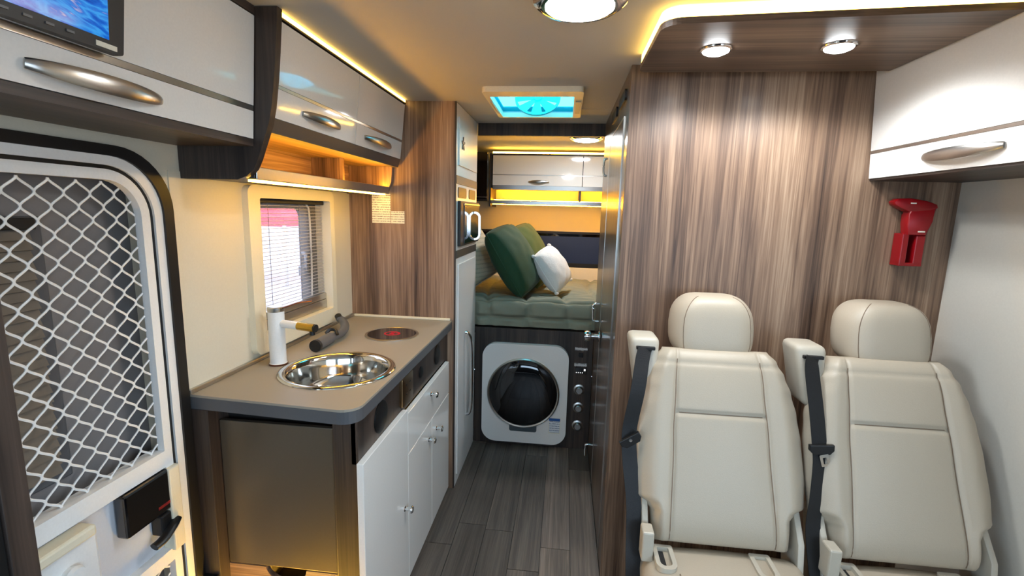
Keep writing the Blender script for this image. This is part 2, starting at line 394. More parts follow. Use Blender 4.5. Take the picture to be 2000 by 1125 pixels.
# ------------------------------------------------------------------ entry door (door_1)
dr = thing('door_1', 'white framed entry door with diamond security mesh', 'door', (XL, .72, 0)); dr['kind'] = 'structure'
def rr(y0, y1, z0, z1, r): return rrect(y0, y1, z0, z1, (.02, .02, r, r), 10)
def frame(name, o, i_, x0, x1, mat):
    b = new(); ring(b, o, i_, 'x', x0, x1); return part(dr, name, mat, b, True, angle=30)
frame('outer_seal', rr(.26, 1.158, .01, 1.562, .15), rr(.29, 1.128, .03, 1.538, .135), XL-.01, XL+.012, 'black')
frame('frame', rr(.29, 1.128, .03, 1.538, .135), rr(.312, 1.104, .05, 1.517, .12), XL-.04, XL+.006, 'whitem')
frame('inner_seal', rr(.312, 1.104, .05, 1.517, .12), rr(.322, 1.092, .06, 1.508, .11), XL-.04, XL+.000, 'black')
sf = frame('screen_frame', rr(.322, 1.092, .06, 1.508, .11), rr(.352, 1.068, .10, 1.484, .085), XL-.016, XL+.004, 'whitem')
b = new(); box(b, XL-.035, XL+.004, .352, 1.068, .732, .778); box(b, XL-.035, XL+.004, .352, 1.068, .455, .492)
part(dr, 'rail', 'whitem', b)
# diamond mesh: two families of flattened wavy wires
def mesh_panel(y0, y1, z0, z1, name, rtop=0.):
    b = new(); cy_, cz = .0565, .0585; x = XL-.012
    def inside(y, z):
        if y < y0 or y > y1 or z < z0 or z > z1: return False
        if rtop and y > y1-rtop and z > z1-rtop: return math.hypot(y-(y1-rtop), z-(z1-rtop)) < rtop
        return True
    i0 = int(y0/cy_)-1
    cols = int((y1-y0)/cy_)+4; rows = int((z1-z0)/cz)+4
    for s in (0, 1):               # each wire zig-zags between two columns of knots
        for c in range(cols):
            yb = y0 - cy_ + c*cy_ + (s*cy_/2)
            path = []
            n = rows*12
            for k in range(n):
                z = z0 - cz + k*cz/12
                ph = ((z-z0)/cz) % 1.0
                tri = abs(ph-.5)*4-1                      # -1..1 triangle
                tri = max(-1, min(1, tri*1.22)); tri = math.sin(tri*PI/2)*.35 + tri*.65
                y = yb + (tri if s == 0 else -tri)*cy_/4
                if inside(y, z): path.append((x, y, z))
                else:
                    if len(path) > 2: sweep(b, path, .0029, .0018, ref=(1, 0, 0), n=5)
                    path = []
            if len(path) > 2: sweep(b, path, .0029, .0018, ref=(1, 0, 0), n=5)
    return part(dr, name, 'whitem', b, True)
mesh_panel(.352, 1.068, .778, 1.484, 'security_mesh', .085)
mesh_panel(.352, 1.068, .10, .455, 'lower_mesh')
# outer leaf behind the mesh
part(dr, 'outer_leaf', plain('grey_door_leaf', srgb(128, 123, 122), .6), bx(XL-.105, XL-.085, .30, 1.12, .02, DZ1))
ob = new(); box(ob, XL-.085, XL-.078, .34, .905, .80, 1.40, .004); part(dr, 'leaf_window_frame', 'greyp', ob)
b = new(); n = 26
for k in range(n):
    z = .82 + k*(.55/n); hexa(b, [(XL-.078, .36, z), (XL-.07, .36, z+.002), (XL-.07, .878, z+.002), (XL-.078, .878, z), (XL-.078, .36, z+.55/n), (XL-.078, .36, z+.55/n+.0001), (XL-.078, .878, z+.55/n+.0001), (XL-.078, .878, z+.55/n)])
part(dr, 'pleated_blind', plain('taupe_blind', srgb(120, 108, 94), .8), b)
part(dr, 'blind_cassette', 'black', bx(XL-.085, XL-.065, .345, .885, 1.372, 1.397, .003))
# middle panel with the lock
part(dr, 'lock_panel', plain('pale_grey_panel', srgb(205, 208, 214), .4), bx(XL-.03, XL-.022, .352, 1.068, .492, .732))
lc = part(dr, 'lock_case', 'blackg', bx(XL-.022, XL+.012, .935, 1.072, .613, .728, .006))
part(lc, 'red_marking', plain('dark_red_print', srgb(120, 18, 24), .5), bx(XL+.012, XL+.0125, 1.025, 1.062, .632, .640))
b = new(); box(b, XL-.022, XL+.016, 1.062, 1.098, .485, .728, .004); part(dr, 'lock_flange', 'cream', b)
b = new(); sweep(b, smooth_path([(XL+.012, 1.075, .575), (XL+.022, 1.05, .57), (XL+.022, 1.02, .553), (XL+.018, .995, .548)]), [.014]*19, .009)
lt = part(dr, 'latch', 'black', b, True)
part(lt, 'latch_mount', 'black', bx(XL-.022, XL+.014, 1.03, 1.062, .55, .61, .005))
part(dr, 'storage_lid', 'whitem', bx(XL-.022, XL+.006, .36, .872, .50, .690, .008))
part(dr, 'lid_ledge', 'cream', bx(XL-.022, XL+.022, .36, .858, .690, .716, .006))
b = new(); lathe(b, [(.018, XL+.006), (.018, XL+.014), (.022, XL+.022), (.018, XL+.03), (0, XL+.032)], 'x', .80, .63, 20); part(dr, 'lid_knob', 'whitem', b, True)

# tall wooden end panel by the door
ep = thing('end_panel', 'dark wooden end panel standing before the mesh door, at the picture edge', 'panel', (-.92, .62, 0))
part(ep, 'board', 'dwood', bx(-.945, -.895, .607, .648, 0, 1.50, .002))
part(ep, 'lining', 'black', bx(-.955, -.90, .56, .606, 0, 1.50))

# ------------------------------------------------------------------ kitchen window (window_1)
wn = thing('window_1', 'cream framed kitchen window with sheer pleated blind', 'window', (XL, 1.75, 1.2)); wn['kind'] = 'structure'
b = new(); ring(b, rrect(1.445, 2.02, .925, 1.502, .03), rrect(1.505, 1.985, .988, 1.460, .008), 'x', XL-.02, XL+.022)
part(wn, 'window_frame', 'cream', b, True, angle=30)
b = new(); ring(b, rrect(1.50, 1.99, .985, 1.465, .002), rrect(1.505, 1.865, 1.0, 1.425, .035), 'x', XL-.058, XL-.050); part(wn, 'sash_border', 'black', b)
part(wn, 'pane', 'glass', bx(XL-.058, XL-.054, 1.50, 1.99, .985, 1.465))
b = new(); sweep(b, smooth_path([(XL-.05, 1.93, .99), (XL-.046, 1.935, 1.2), (XL-.046, 1.932, 1.40), (XL-.046, 1.915, 1.44), (XL-.05, 1.90, 1.455)]), .004); part(wn, 'edge_gasket', 'whitem', b, True)
lat = new(); sweep(lat, smooth_path([(XL-.05, 1.865, 1.155), (XL-.03, 1.865, 1.165), (XL-.028, 1.862, 1.20), (XL-.03, 1.865, 1.235), (XL-.05, 1.87, 1.245)]), .008)
box(lat, XL-.05, XL-.036, 1.835, 1.875, 1.15, 1.19, .004); part(wn, 'window_latch', 'greyp', lat, True)
b = new(); n = 28; rows = []
for k in range(2*n+1):
    z = 1.055 + k*(1.442-1.055)/(2*n); x = XL-.022 + (.0016 if k % 2 else -.0016)
    rows.append((b.verts.new((x, 1.508, z)), b.verts.new((x, 1.982, z))))
for A, B in zip(rows, rows[1:]): b.faces.new((A[0], A[1], B[1], B[0]))
bl = part(wn, 'pleated_blind', 'blind', b)
b = new()
for k in range(1, 2*n, 2):
    z = 1.055 + k*(1.442-1.055)/(2*n); box(b, XL-.0165, XL-.0150, 1.508, 1.982, z-.0010, z+.0010)
o = part(bl, 'pleat_folds', plain('pleat_edge', srgb(190, 180, 180), .8), b); o['kind'] = 'stuff'
b = new()
for y in (1.60, 1.80): box(b, XL-.0150, XL-.0140, y-.0008, y+.0008, 1.05, 1.445)
part(bl, 'cord', 'greyp', b)
b = new(); box(b, XL-.03, XL-.008, 1.506, 1.984, 1.030, 1.056, .003); box(b, XL-.032, XL-.006, 1.506, 1.984, .988, 1.029, .005); part(wn, 'blind_rail', 'nickel', b)
part(wn, 'blind_header', 'dark', bx(XL-.034, XL-.006, 1.506, 1.984, 1.443, 1.462, .003))

# ------------------------------------------------------------------ kitchen unit + worktop
ku = thing('kitchen_cabinet', 'dark walnut kitchen base cabinet with white doors under the worktop', 'cabinet', (-.8, 1.7, 0))
XF = -.555       # carcass front
b = new()
box(b, XL, XF, 2.18, YT-.002, 0, .858)                # far side
box(b, XF-.02, XF, 1.19, 2.18, .712, .858)            # fascia
box(b, XL, XF, 1.255, 2.18, 0, .03)                   # bottom
part(ku, 'carcass', 'dwood', b)
part(ku, 'side_post', 'dwood', bx(-1.043, -.985, 1.160, 1.25, 0, .858, .002))
part(ku, 'corner_post', 'dwood', bx(-.632, -.556, 1.19, 1.25, 0, .858, .006))
part(ku, 'kick_board', 'dark', bx(XF-.03, XF-.01, 1.25, 2.18, .0, .05))
part(ku, 'grey_panel', 'grey', bx(-.982, -.633, 1.198, 1.214, .348, .812, .002), label='grey metallic panel with warm glow at its foot')
part(ku, 'panel_gap', 'dark', bx(-.985, -.632, 1.24, 1.25, .345, .858))
# lower wooden apron with a finger cut-out
o_ = [(-.985, .06), (-.632, .06), (-.632, .342)] + [(-.70-.0*i, .342) for i in range(1)]
arc = [(-.80+.065*math.cos(t), .342-.045*math.sin(t)) for t in [i/12*PI for i in range(13)]]
o_ = [(-.985, .06), (-.632, .06), (-.632, .342)] + arc + [(-.985, .342)]
b = new(); prism(b, o_, 'y', 1.20, 1.216); part(ku, 'apron', 'wood_x', b)
def cab_door(name, y0, y1, z0, z1, ky, kz):
    d = part(ku, name, 'white', bx(-.555, -.535, y0, y1, z0, z1, .0015))
    b = new(); lathe(b, [(.010, -.535), (.006, -.531), (.006, -.521), (.012, -.516), (.014, -.510), (.011, -.505), (0, -.504)], 'x', ky, kz, 20)
    part(d, 'knob', 'chrome', b, True)
cab_door('door', 1.176, 1.556, .03, .722, 1.517, .356)
cab_door('drawer', 1.560, 2.172, .548, .705, 1.858, .661)
cab_door('door', 1.560, 1.868, .04, .544, 1.825, .470)
cab_door('door', 1.872, 2.172, .04, .544, 1.945, .466)
for y, z, r in ((1.355, .785, .052), (1.775, .787, .024), (2.02, .785, .045)):
    b = new(); lathe(b, [(0, XF+.001), (r, XF+.001), (r, XF+.004), (r-.006, XF+.006), (0, XF+.003)], 'x', y, z, 28)
    vt = part(ku, 'round_vent', 'black', b, True)
b = new(); prism(b, rrect(1.53, 1.645, .735, .845, .008), 'x', XF, XF+.012, .003)
so = part(ku, 'socket_plate', 'brass', b, True)
for y, z in ((1.57, .775), (1.61, .775), (1.57, .81), (1.61, .81)): part(so, 'slot', 'dark', bx(XF+.0121, XF+.0128, y-.006, y+.006, z-.002, z+.002))

wt = thing('worktop', 'taupe kitchen worktop with slate edge and rounded corner', 'worktop', (-.8, 1.7, .86))
SKX, SKY, HBX, HBY = -.733, 1.442, -.721, 1.905
out = rrect(XL+.001, -.532, 1.150, YT-.002, (.004, .055, .004, .004), 8)
out = [(x, y + (.014 - .034*(x-XL)/.513 if y < 1.4 else 0)) for x, y in out]
def slab(z0, z1, shrink=0.):
    bb = new(); loops = [out, circle(SKX, SKY, .166, 48), circle(HBX, HBY, .100, 40)]
    for z in (z1,):
        ed = []
        for lp in loops:
            vs = [bb.verts.new((x, y, z)) for x, y in lp]; ed += [bb.edges.new((vs[i], vs[(i+1) % len(vs)])) for i in range(len(vs))]
        bmesh.ops.triangle_fill(bb, use_beauty=True, edges=ed, use_dissolve=False)
        kill = [f for f in bb.faces if any(math.hypot(f.calc_center_median().x-cx, f.calc_center_median().y-cc) < rr_*.97 for cx, cc, rr_ in ((SKX, SKY, .166), (HBX, HBY, .10)))]
        bmesh.ops.delete(bb, geom=kill, context='FACES')
        r = bmesh.ops.extrude_face_region(bb, geom=list(bb.faces)); bmesh.ops.translate(bb, verts=[v for v in r['geom'] if isinstance(v, bmesh.types.BMVert)], vec=(0, 0, z0-z1))
    return bb
part(wt, 'top', 'ctop', slab(.893, .90))
part(wt, 'edge_slab', 'cedge', slab(.858, .8928))
b = new(); box(b, XL+.001, XL+.014, 1.16, YT-.003, .90, .914, .003); part(wt, 'back_trim', 'nickel', b)
b = new(); box(b, XL+.014, -.54, YT-.014, YT-.003, .90, .912, .003); part(wt, 'end_trim', 'cream', b)

sk = thing('sink', 'round polished steel sink set into the worktop', 'sink', (SKX, SKY, .90))
b = new(); lathe(b, [(.187, .9005), (.186, .904), (.178, .9065), (.166, .905), (.160, .899), (.155, .885), (.150, .84), (.138, .795), (.11, .775), (.06, .768), (.03, .764), (0, .764)], 'z', SKX, SKY, 64); part(sk, 'bowl', 'sinksteel', b, True, angle=60)
b = new(); lathe(b, [(.034, .767), (.034, .771), (.022, .772), (.020, .767), (0, .767)], 'z', SKX, SKY, 28); part(sk, 'drain', 'chrome', b, True)
hb = thing('hob', 'small round black glass hob with red ring marking', 'hob', (HBX, HBY, .90))
b = new(); lathe(b, [(.113, .9005), (.113, .904), (.104, .906), (.102, .9045)], 'z', HBX, HBY, 56); part(hb, 'rim', 'steel', b, True)
b = new(); lathe(b, [(.104, .9015), (.104, .905), (0, .905)], 'z', HBX, HBY, 56); part(hb, 'glass_plate', 'blackg', b)
M['hobred'] = emit('hob_red_print', srgb(190, 20, 40), .8)
b = new(); ring(b, circle(HBX, HBY, .034, 36), circle(HBX, HBY, .026, 36), 'z', .9052, .9056); ring(b, circle(HBX+.02, HBY-.004, .018, 24), circle(HBX+.02, HBY-.004, .012, 24), 'z', .9052, .9056)
box(b, HBX-.008, HBX+.008, HBY-.018, HBY+.018, .9052, .9056); part(hb, 'red_marking', 'hobred', b)

fc = thing('faucet', 'white kitchen faucet with gold tip behind the sink', 'faucet', (-.945, 1.44, .90))
FX, FY = -.955, 1.455
b = new(); lathe(b, [(0, .9005), (.029, .9005), (.029, .905), (.026, .908), (.026, 1.085), (0, 1.085)], 'z', FX, FY, 32); part(fc, 'body', 'whitem', b, True)
b = new(); lathe(b, [(.0305, .9002), (.0305, .905), (.027, .906)], 'z', FX, FY, 32); part(fc, 'base_ring', 'copper', b, True)
b = new(); lathe(b, [(.0262, 1.085), (.027, 1.088), (.027, 1.099), (.024, 1.101), (0, 1.101)], 'z', FX, FY, 32); part(fc, 'cap', 'nickel', b, True)
b = new(); sweep(b, smooth_path([(FX+.015, FY-.002, 1.094), (FX+.04, FY+.01, 1.103), (FX+.065, FY+.025, 1.112), (FX+.085, FY+.035, 1.115), (FX+.105, FY+.045, 1.117)]), .008, .003); part(fc, 'lever', 'copper', b, True)
sd = Vector((.99, -.13, -.045)).normalized(); s0 = Vector((FX, FY, 1.045))
b = new(); sweep(b, [s0+sd*.015, s0+sd*.095], .013, n=20); sp_ = part(fc, 'spout', 'whitem', b, True)
b = new(); sweep(b, [s0+sd*.085, s0+sd*.147], .0136, n=20); part(sp_, 'gold_sleeve', 'gold', b, True)
b = new(); sweep(b, [s0+sd*.146, s0+sd*.153], .0132, n=20); sweep(b, [s0+sd*.138+Vector((0, 0, -.01)), s0+sd*.138+Vector((0, 0, -.024))], .009, n=14, ref=(1, 0, 0)); part(sp_, 'nozzle', 'black', b, True)

hh = thing('vacuum_handle', 'dark grey curved hand grip lying behind the sink', 'grip', (-.91, 1.78, .905))
b = new(); sweep(b, smooth_path([(-.905, 1.615, .923), (-.905, 1.66, .923), (-.905, 1.72, .924)], 4), .022, n=16); part(hh, 'barrel', 'greyp', b, True)
b = new(); sweep(b, smooth_path([(-.905, 1.72, .925), (-.90, 1.77, .922), (-.905, 1.83, .924), (-.93, 1.90, .93), (-.965, 1.95, .938), (-.985, 1.96, .945)], 5), [.018]*26, .015, n=14); part(hh, 'curved_grip', 'greyp', b, True)
b = new(); sweep(b, [(-.905, 1.604, .923), (-.905, 1.618, .923)], .023, n=18); part(hh, 'end_cap', 'black', b, True)
b = new(); sweep(b, smooth_path([(-.925, 1.725, .94), (-.915, 1.74, .952), (-.895, 1.745, .950), (-.882, 1.735, .935)], 4), .007, n=8); part(hh, 'trigger', 'black', b, True)
b = new(); sweep(b, [(-.982, 1.955, .945), (-.995, 1.968, .955)], .015, n=14); part(hh, 'tip', 'black', b, True)

# step light low beside the kitchen cabinet
sl = thing('step_light', 'small glowing warm step light low beside the kitchen cabinet', 'light', (-1.0, 1.17, .28))
part(sl, 'housing', 'black', bx(-1.035, -.990, 1.148, 1.160, .25, .335, .002))
part(sl, 'diffuser', 'leds', bx(-1.022, -1.004, 1.1465, 1.1485, .262, .325))
ss = thing('step_light_strip', 'warm light strip along the entry step, below the grey panel', 'light', (-.82, 1.13, 0))
part(ss, 'profile', 'black', box(bx(-.99, -.63, 1.09, 1.12, .0, .012), -.99, -.63, 1.078, 1.089, .0, .075)); part(ss, 'diffuser', emit('step_led', (1, .54, .06, 1), 260.0), bx(-.985, -.635, 1.095, 1.115, .012, .018))  # raised lip on the profile is added to keep the light off the door

# ------------------------------------------------------------------ handles
def bow_handle(parent, y0, y1, z, x, sgn, size=1.0, dz=0.0):
    L = y1-y0; P, ra, rb = [], [], []
    for i in range(25):
        t = i/24; bow = math.sin(PI*t)**.7
        P.append((x+sgn*(.002+.026*size*bow), y0+L*t, z + dz*(t-.5) - .004*bow)); w = math.sin(PI*min(1, max(0, .04+.92*t)))**.45
        ra.append(.0035*size+.001); rb.append((.003+.0135*w)*size)
    b = new(); sweep(b, P, ra, rb, ref=(0, 0, 1), n=14); return part(parent, 'handle', 'nickel', b, True)

# ------------------------------------------------------------------ near overhead locker (over the entry door)
c1 = thing('overhead_locker', 'white fronted overhead locker above the entry door, holding the monitor', 'cabinet', (-.92, .7, 1.6))
def face(x_top, x_bot, zt, zb, z): return x_bot + (x_top-x_bot)*(z-zb)/(zt-zb)
def flap(par, name, xt, xb, zt, zb, y0, y1, z0, z1, th, mat, bev=.0):
    f = lambda z: face(xt, xb, zt, zb, z)
    return part(par, name, mat, hexa(new(), [(f(z0)-th, y0, z0), (f(z0), y0, z0), (f(z0), y1, z0), (f(z0)-th, y1, z0), (f(z1)-th, y0, z1), (f(z1), y0, z1), (f(z1), y1, z1), (f(z1)-th, y1, z1)]))
A1 = (-.800, -.822, 1.908, 1.606)
part(c1, 'body', 'dwood_y', hexa(new(), [(XL, -.2, 1.592), (-.842, -.2, 1.592), (-.842, 1.199, 1.592), (XL, 1.199, 1.592), (XL, -.2, ZC), (-.822, -.2, ZC), (-.822, 1.199, ZC), (XL, 1.199, ZC)]))
part(c1, 'bottom_board', 'dwood_y', bx(XL, -.824, -.2, 1.199, 1.588, 1.6055))
part(c1, 'top_rail', 'dwood_y', bx(-.822, -.80, -.2, 1.199, 1.909, ZC))
fu = flap(c1, 'upper_flap', *A1, .10, 1.197, 1.690, 1.906, .018, 'white')
fd = flap(c1, 'lower_flap', *A1, .10, 1.197, 1.607, 1.676, .018, 'white')
flap(c1, 'metal_strip', *A1, .10, 1.197, 1.677, 1.689, .014, 'steel')
bow_handle(fd, .663, .905, 1.637, -.817, 1, 1.0)
# curved end panel
prof = [(XL+.001, 1.502), (-.875, 1.502), (-.848, 1.512), (-.828, 1.530), (-.815, 1.555), (-.803, 1.585), (-.779, 1.645), (-.768, 1.69), (-.757, 1.76), (-.749, 1.83), (-.742, 1.90), (-.740, ZC-.001), (XL+.001, ZC-.001)]
b = new(); prism(b, prof, 'y', 1.20, 1.222); ep1 = part(c1, 'end_panel', 'dwood', b, True, angle=50)

# monitor
tv = thing('monitor', 'small black monitor showing a blue picture on the overhead locker', 'monitor', (-.78, .6, 1.70))
def tilt(x, y, z): return (x + (z-1.70)*.07, y, z)
b = new(); o_ = rrect(.30, .802, 1.687, 1.925, .006)
prism(b, [(y + (.012*(1.0 if y > .6 else 0))*max(0, min(1, (z-1.70)/.06)), z) for y, z in o_], 'x', -.80, -.785)
for v in b.verts: v.co = Vector(tilt(*v.co))
part(tv, 'casing', 'black', b)
b = new(); box(b, -.785, -.7842, .33, .775, 1.706, 1.92)
for v in b.verts: v.co = Vector(tilt(*v.co))
part(tv, 'screen', 'screen', b)
b = new(); box(b, -.785, -.7841, .752, .789, 1.691, 1.699)
for v in b.verts: v.co = Vector(tilt(*v.co))
part(tv, 'sticker', 'paper', b)
b = new()
for y in (.62, .65, .68, .71): box(b, -.785, -.783, y-.006, y+.006, 1.695, 1.6985)
for v in b.verts: v.co = Vector(tilt(*v.co))
part(tv, 'buttons', 'greyp', b)

# ------------------------------------------------------------------ kitchen overhead cupboard
c2 = thing('overhead_cupboard', 'white double-flap overhead cupboard above the kitchen window', 'cabinet', (-.9, 1.7, 1.5))
A2 = (-.755, -.780, 1.910, 1.665)
Y0, Y1 = 1.224, 2.205
part(c2, 'body', 'wood_y', hexa(new(), [(XL, Y0, 1.632), (-.80, Y0, 1.632), (-.80, Y1, 1.632), (XL, Y1, 1.632), (XL, Y0, 1.912), (-.776, Y0, 1.912), (-.776, Y1, 1.912), (XL, Y1, 1.912)]))
part(c2, 'top_rail', 'dwood_y', bx(-.79, -.752, Y0, Y1, 1.9125, 1.918))
for y0, y1, h0, h1 in ((Y0+.002, 1.716, 1.36, 1.585), (1.720, 2.200, 1.79, 2.06)):
    flap(c2, 'upper_flap', *A2, y0, y1, 1.752, 1.908, .018, 'white')
    lo_ = flap(c2, 'lower_flap', *A2, y0, y1, 1.666, 1.742, .018, 'white')
    bow_handle(lo_, h0, h1, 1.703, -.776, 1, .9)
flap(c2, 'metal_strip', *A2, Y0+.002, 2.200, 1.743, 1.751, .014, 'steel')
b = new(); hexa(b, [(-.82, Y0, 1.628), (-.792, Y0, 1.628), (-.792, 2.20, 1.628), (-.82, 2.20, 1.628), (-.80, Y0, 1.665), (-.780, Y0, 1.665), (-.780, 2.20, 1.665), (-.80, 2.20, 1.665)])
part(c2, 'valance', 'valance', b)
part(c2, 'recess_back', 'wood_y', bx(XL, XL+.012, Y0, 2.20, 1.515, 1.632))
b = new(); prism(b, [(XL, 1.502), (-.865, 1.502), (-.842, 1.52), (-.825, 1.56), (-.818, 1.632), (XL, 1.632)], 'y', 2.195, 2.217); part(c2, 'recess_end', 'wood', b)
part(c2, 'recess_divider', 'wood', bx(XL+.012, -.90, 1.86, 1.875, 1.532, 1.632))
sh = part(c2, 'shelf', 'valance', bx(XL+.012, -.842, Y0, 2.195, 1.505, 1.530, .003))
part(sh, 'shelf_lip', 'nickel', bx(-.8415, -.836, Y0, 2.195, 1.504, 1.538, .002))
part(sh, 'shelf_light', 'ledr', bx(-.866, -.850, Y0+.01, 2.185, 1.531, 1.536))
part(sh, 'under_light', 'leds', bx(-.870, -.850, Y0+.01, 2.185, 1.4985, 1.5045))
part(c2, 'cornice_light', 'ledw', bx(-.762, -.7505, Y0+.002, 2.195, 1.9185, 1.929))

# ------------------------------------------------------------------ tall cabinet
tc = thing('tall_cabinet', 'tall cabinet with walnut side and white doors beside the bed', 'cabinet', (-.78, 2.48, 0))
XT = -.525
b = new(); box(b, XL, XT, YT, YT+.02, 0, ZC); part(tc, 'side_panel', 'wood', b)
part(tc, 'carcass', 'dwood', bx(XL, XT-.004, YT+.02, YBED, 0, ZC))
part(tc, 'kick_trim', 'dwood', bx(XT, XT+.006, YT, YT+.014, 0, ZC))
td = part(tc, 'upper_front', 'whitem', bx(XT-.004, XT+.006, YT+.015, YBED-.002, 1.602, ZC-.002))
ud = part(td, 'upper_door', 'whitem', bx(XT+.006, XT+.012, 2.272, 2.722, 1.65, 1.872, .0015))
part(tc, 'upper_strip', 'valance', bx(XT-.004, XT+.008, YT+.015, YBED-.002, 1.562, 1.601))
# five petal emblem
b = new()
for k in range(5):
    t = PI/2 + k*2*PI/5; cy_, cz = 2.345+.018*math.cos(t), 1.757+.018*math.sin(t)
    prism(b, [(cy_+.016*math.cos(a_)*math.cos(t)-.006*math.sin(a_)*math.sin(t), cz+.016*math.cos(a_)*math.sin(t)+.006*math.sin(a_)*math.cos(t)) for a_ in [i/12*2*PI for i in range(12)]], 'x', XT+.0125, XT+.016)
part(td, 'star_emblem', 'black', b)
mv = part(tc, 'oven_front', 'whitem', bx(XT-.004, XT+.006, YT+.015, YBED-.002, 1.243, 1.561))
for y0, y1 in ((2.265, 2.455), (2.525, 2.70)):
    b = new(); prism(b, rrect(y0, y1, 1.497, 1.548, .015), 'x', XT+.006, XT+.009); part(mv, 'vent', 'black', b)
ov = part(tc, 'oven', 'black', bx(XT+.006, XT+.022, 2.262, 2.742, 1.262, 1.482, .003))
M['ovg'] = plain('oven_glass', srgb(10, 9, 9), .16, coat=.2)
part(ov, 'oven_glass', 'ovg', bx(XT+.022, XT+.026, 2.335, 2.738, 1.272, 1.462, .001))
part(ov, 'oven_trim', 'steel', bx(XT+.0225, XT+.028, 2.33, 2.742, 1.464, 1.472, .001))
b = new(); oo = rrect(-.500, -.438, 1.285, 1.432, .030, 8); ring(b, oo, rrect(-.490, -.448, 1.295, 1.422, .0205, 8), 'y', 2.440, 2.452); part(ov, 'oven_handle', 'chrome', b, True)
part(tc, 'lower_strip', 'valance', bx(XT-.004, XT+.008, YT+.015, YBED-.002, 1.205, 1.242))
lf = part(tc, 'lower_front', 'whitem', bx(XT-.004, XT+.006, YT+.015, YBED-.002, .0, 1.204))
ld = part(lf, 'lower_door', 'whitem', bx(XT+.006, XT+.012, 2.275, 2.722, .05, 1.172, .0015))
b = new(); sweep(b, smooth_path([(XT+.012, 2.44, .785), (XT+.03, 2.445, .775), (XT+.042, 2.46, .72), (XT+.044, 2.47, .54), (XT+.042, 2.48, .36), (XT+.03, 2.49, .305), (XT+.012, 2.49, .295)]), .009, n=12)
part(lf, 'door_handle', 'chrome', b, True)

# papers
for (x0, x1, z0, z1, lab) in ((-.930, -.838, 1.367, 1.506, 'taller of two printed sheets taped to the walnut panel'), (-.835, -.769, 1.366, 1.425, 'smaller printed card taped beside the taller sheet')):
    o = link('paper_note', bx(x0, x1, YT-.0025, YT-.0005, z0, z1), 'print'); tag(o, lab, 'paper')

# ------------------------------------------------------------------ skylight
sk_ = thing('skylight', 'cream framed roof hatch with cyan tinted dome', 'skylight', (-.16, 2.25, ZC)); 
b = new(); ring(b, rrect(-.357, .052, 1.962, 2.485, .02), rrect(SX0, SX1, SY0, SY1, .006), 'z', ZC-.022, ZC-.0005)
part(sk_, 'hatch_frame', 'cream', b, True)
b = new(); z0, z1 = ZC-.02, ZC+.17
P = [(SX0, SY0), (SX1, SY0), (SX1, SY1), (SX0, SY1)]; Q = [(SX0+.02, SY0+.02), (SX1-.02, SY0+.02), (SX1-.02, SY1-.02), (SX0+.02, SY1-.02)]
v = [b.verts.new((x, y, ZC+.005)) for x, y in P]; w = [b.verts.new((x, y, z1)) for x, y in Q]
for i in range(4): j = (i+1) % 4; b.faces.new((v[i], v[j], w[j], w[i]))
b.faces.new(w); dm = part(sk_, 'dome', 'cyan', b)
# ventilator wheel leaning inside the dome
M['cyan2'] = plain('cyan_fan_plastic', srgb(60, 220, 235), .35)
fan_c = Vector((-.155, 2.35, 1.975)); tiltm = Matrix.Rotation(math.radians(58), 4, 'X')
b = new(); lathe(b, [(.098, -.004), (.108, -.004), (.108, .004), (.098, .004)], 'z', 0, 0, 40, closed=True); lathe(b, [(0, -.006), (.02, -.006), (.02, .006), (0, .006)], 'z', 0, 0, 20)
for v in b.verts: v.co = fan_c + (tiltm @ v.co)
fn = part(sk_, 'fan_ring', 'cyan2', b, True)
for k in range(8):
    b = new(); t = k*2*PI/8
    hexa(b, [(.018, -.01, -.004), (.098, -.028, -.006), (.098, .026, -.001), (.018, .01, -.002), (.018, -.01, -.002), (.098, -.028, -.004), (.098, .026, .001), (.018, .01, 0)])
    for v in b.verts: v.co = fan_c + (tiltm @ (Matrix.Rotation(t, 3, 'Z') @ v.co))
    part(fn, 'blade', 'cyan2', b)
for x in (-.347, .034):
    part(sk_, 'catch', 'leatherp', bx(x-.012 if x > 0 else x, x+.012 if x > 0 else x+.010, 2.12, 2.36, ZC-.0265, ZC-.0225, .001), label='grey slot catch on the frame')

# ------------------------------------------------------------------ ceiling lamps
M['lamp2'] = emit('bedroom_cool_lamp', (.92, .96, 1, 1), 130.0)
def ceiling_lamp(x, y, r, lab, lm='lamp'):
    t = thing('ceiling_lamp', lab, 'lamp', (x, y, ZC), 'round ceiling lamps')
    b = new(); lathe(b, [(r+.028, ZC-.0005), (r+.028, ZC-.006), (r+.012, ZC-.016), (r, ZC-.016), (r, ZC-.0005)], 'z', x, y, 48, closed=True); part(t, 'bezel', 'chrome', b, True)
    b = new(); lathe(b, [(r-.001, ZC-.012), (r-.004, ZC-.019), (r*.6, ZC-.024), (0, ZC-.026)], 'z', x, y, 48); part(t, 'diffuser', lm, b, True)
ceiling_lamp(.012, 1.206, .082, 'large round lit ceiling lamp at the top of the picture')
ceiling_lamp(.115, 3.25, .08, 'round lit ceiling lamp over the bed', 'lamp2')

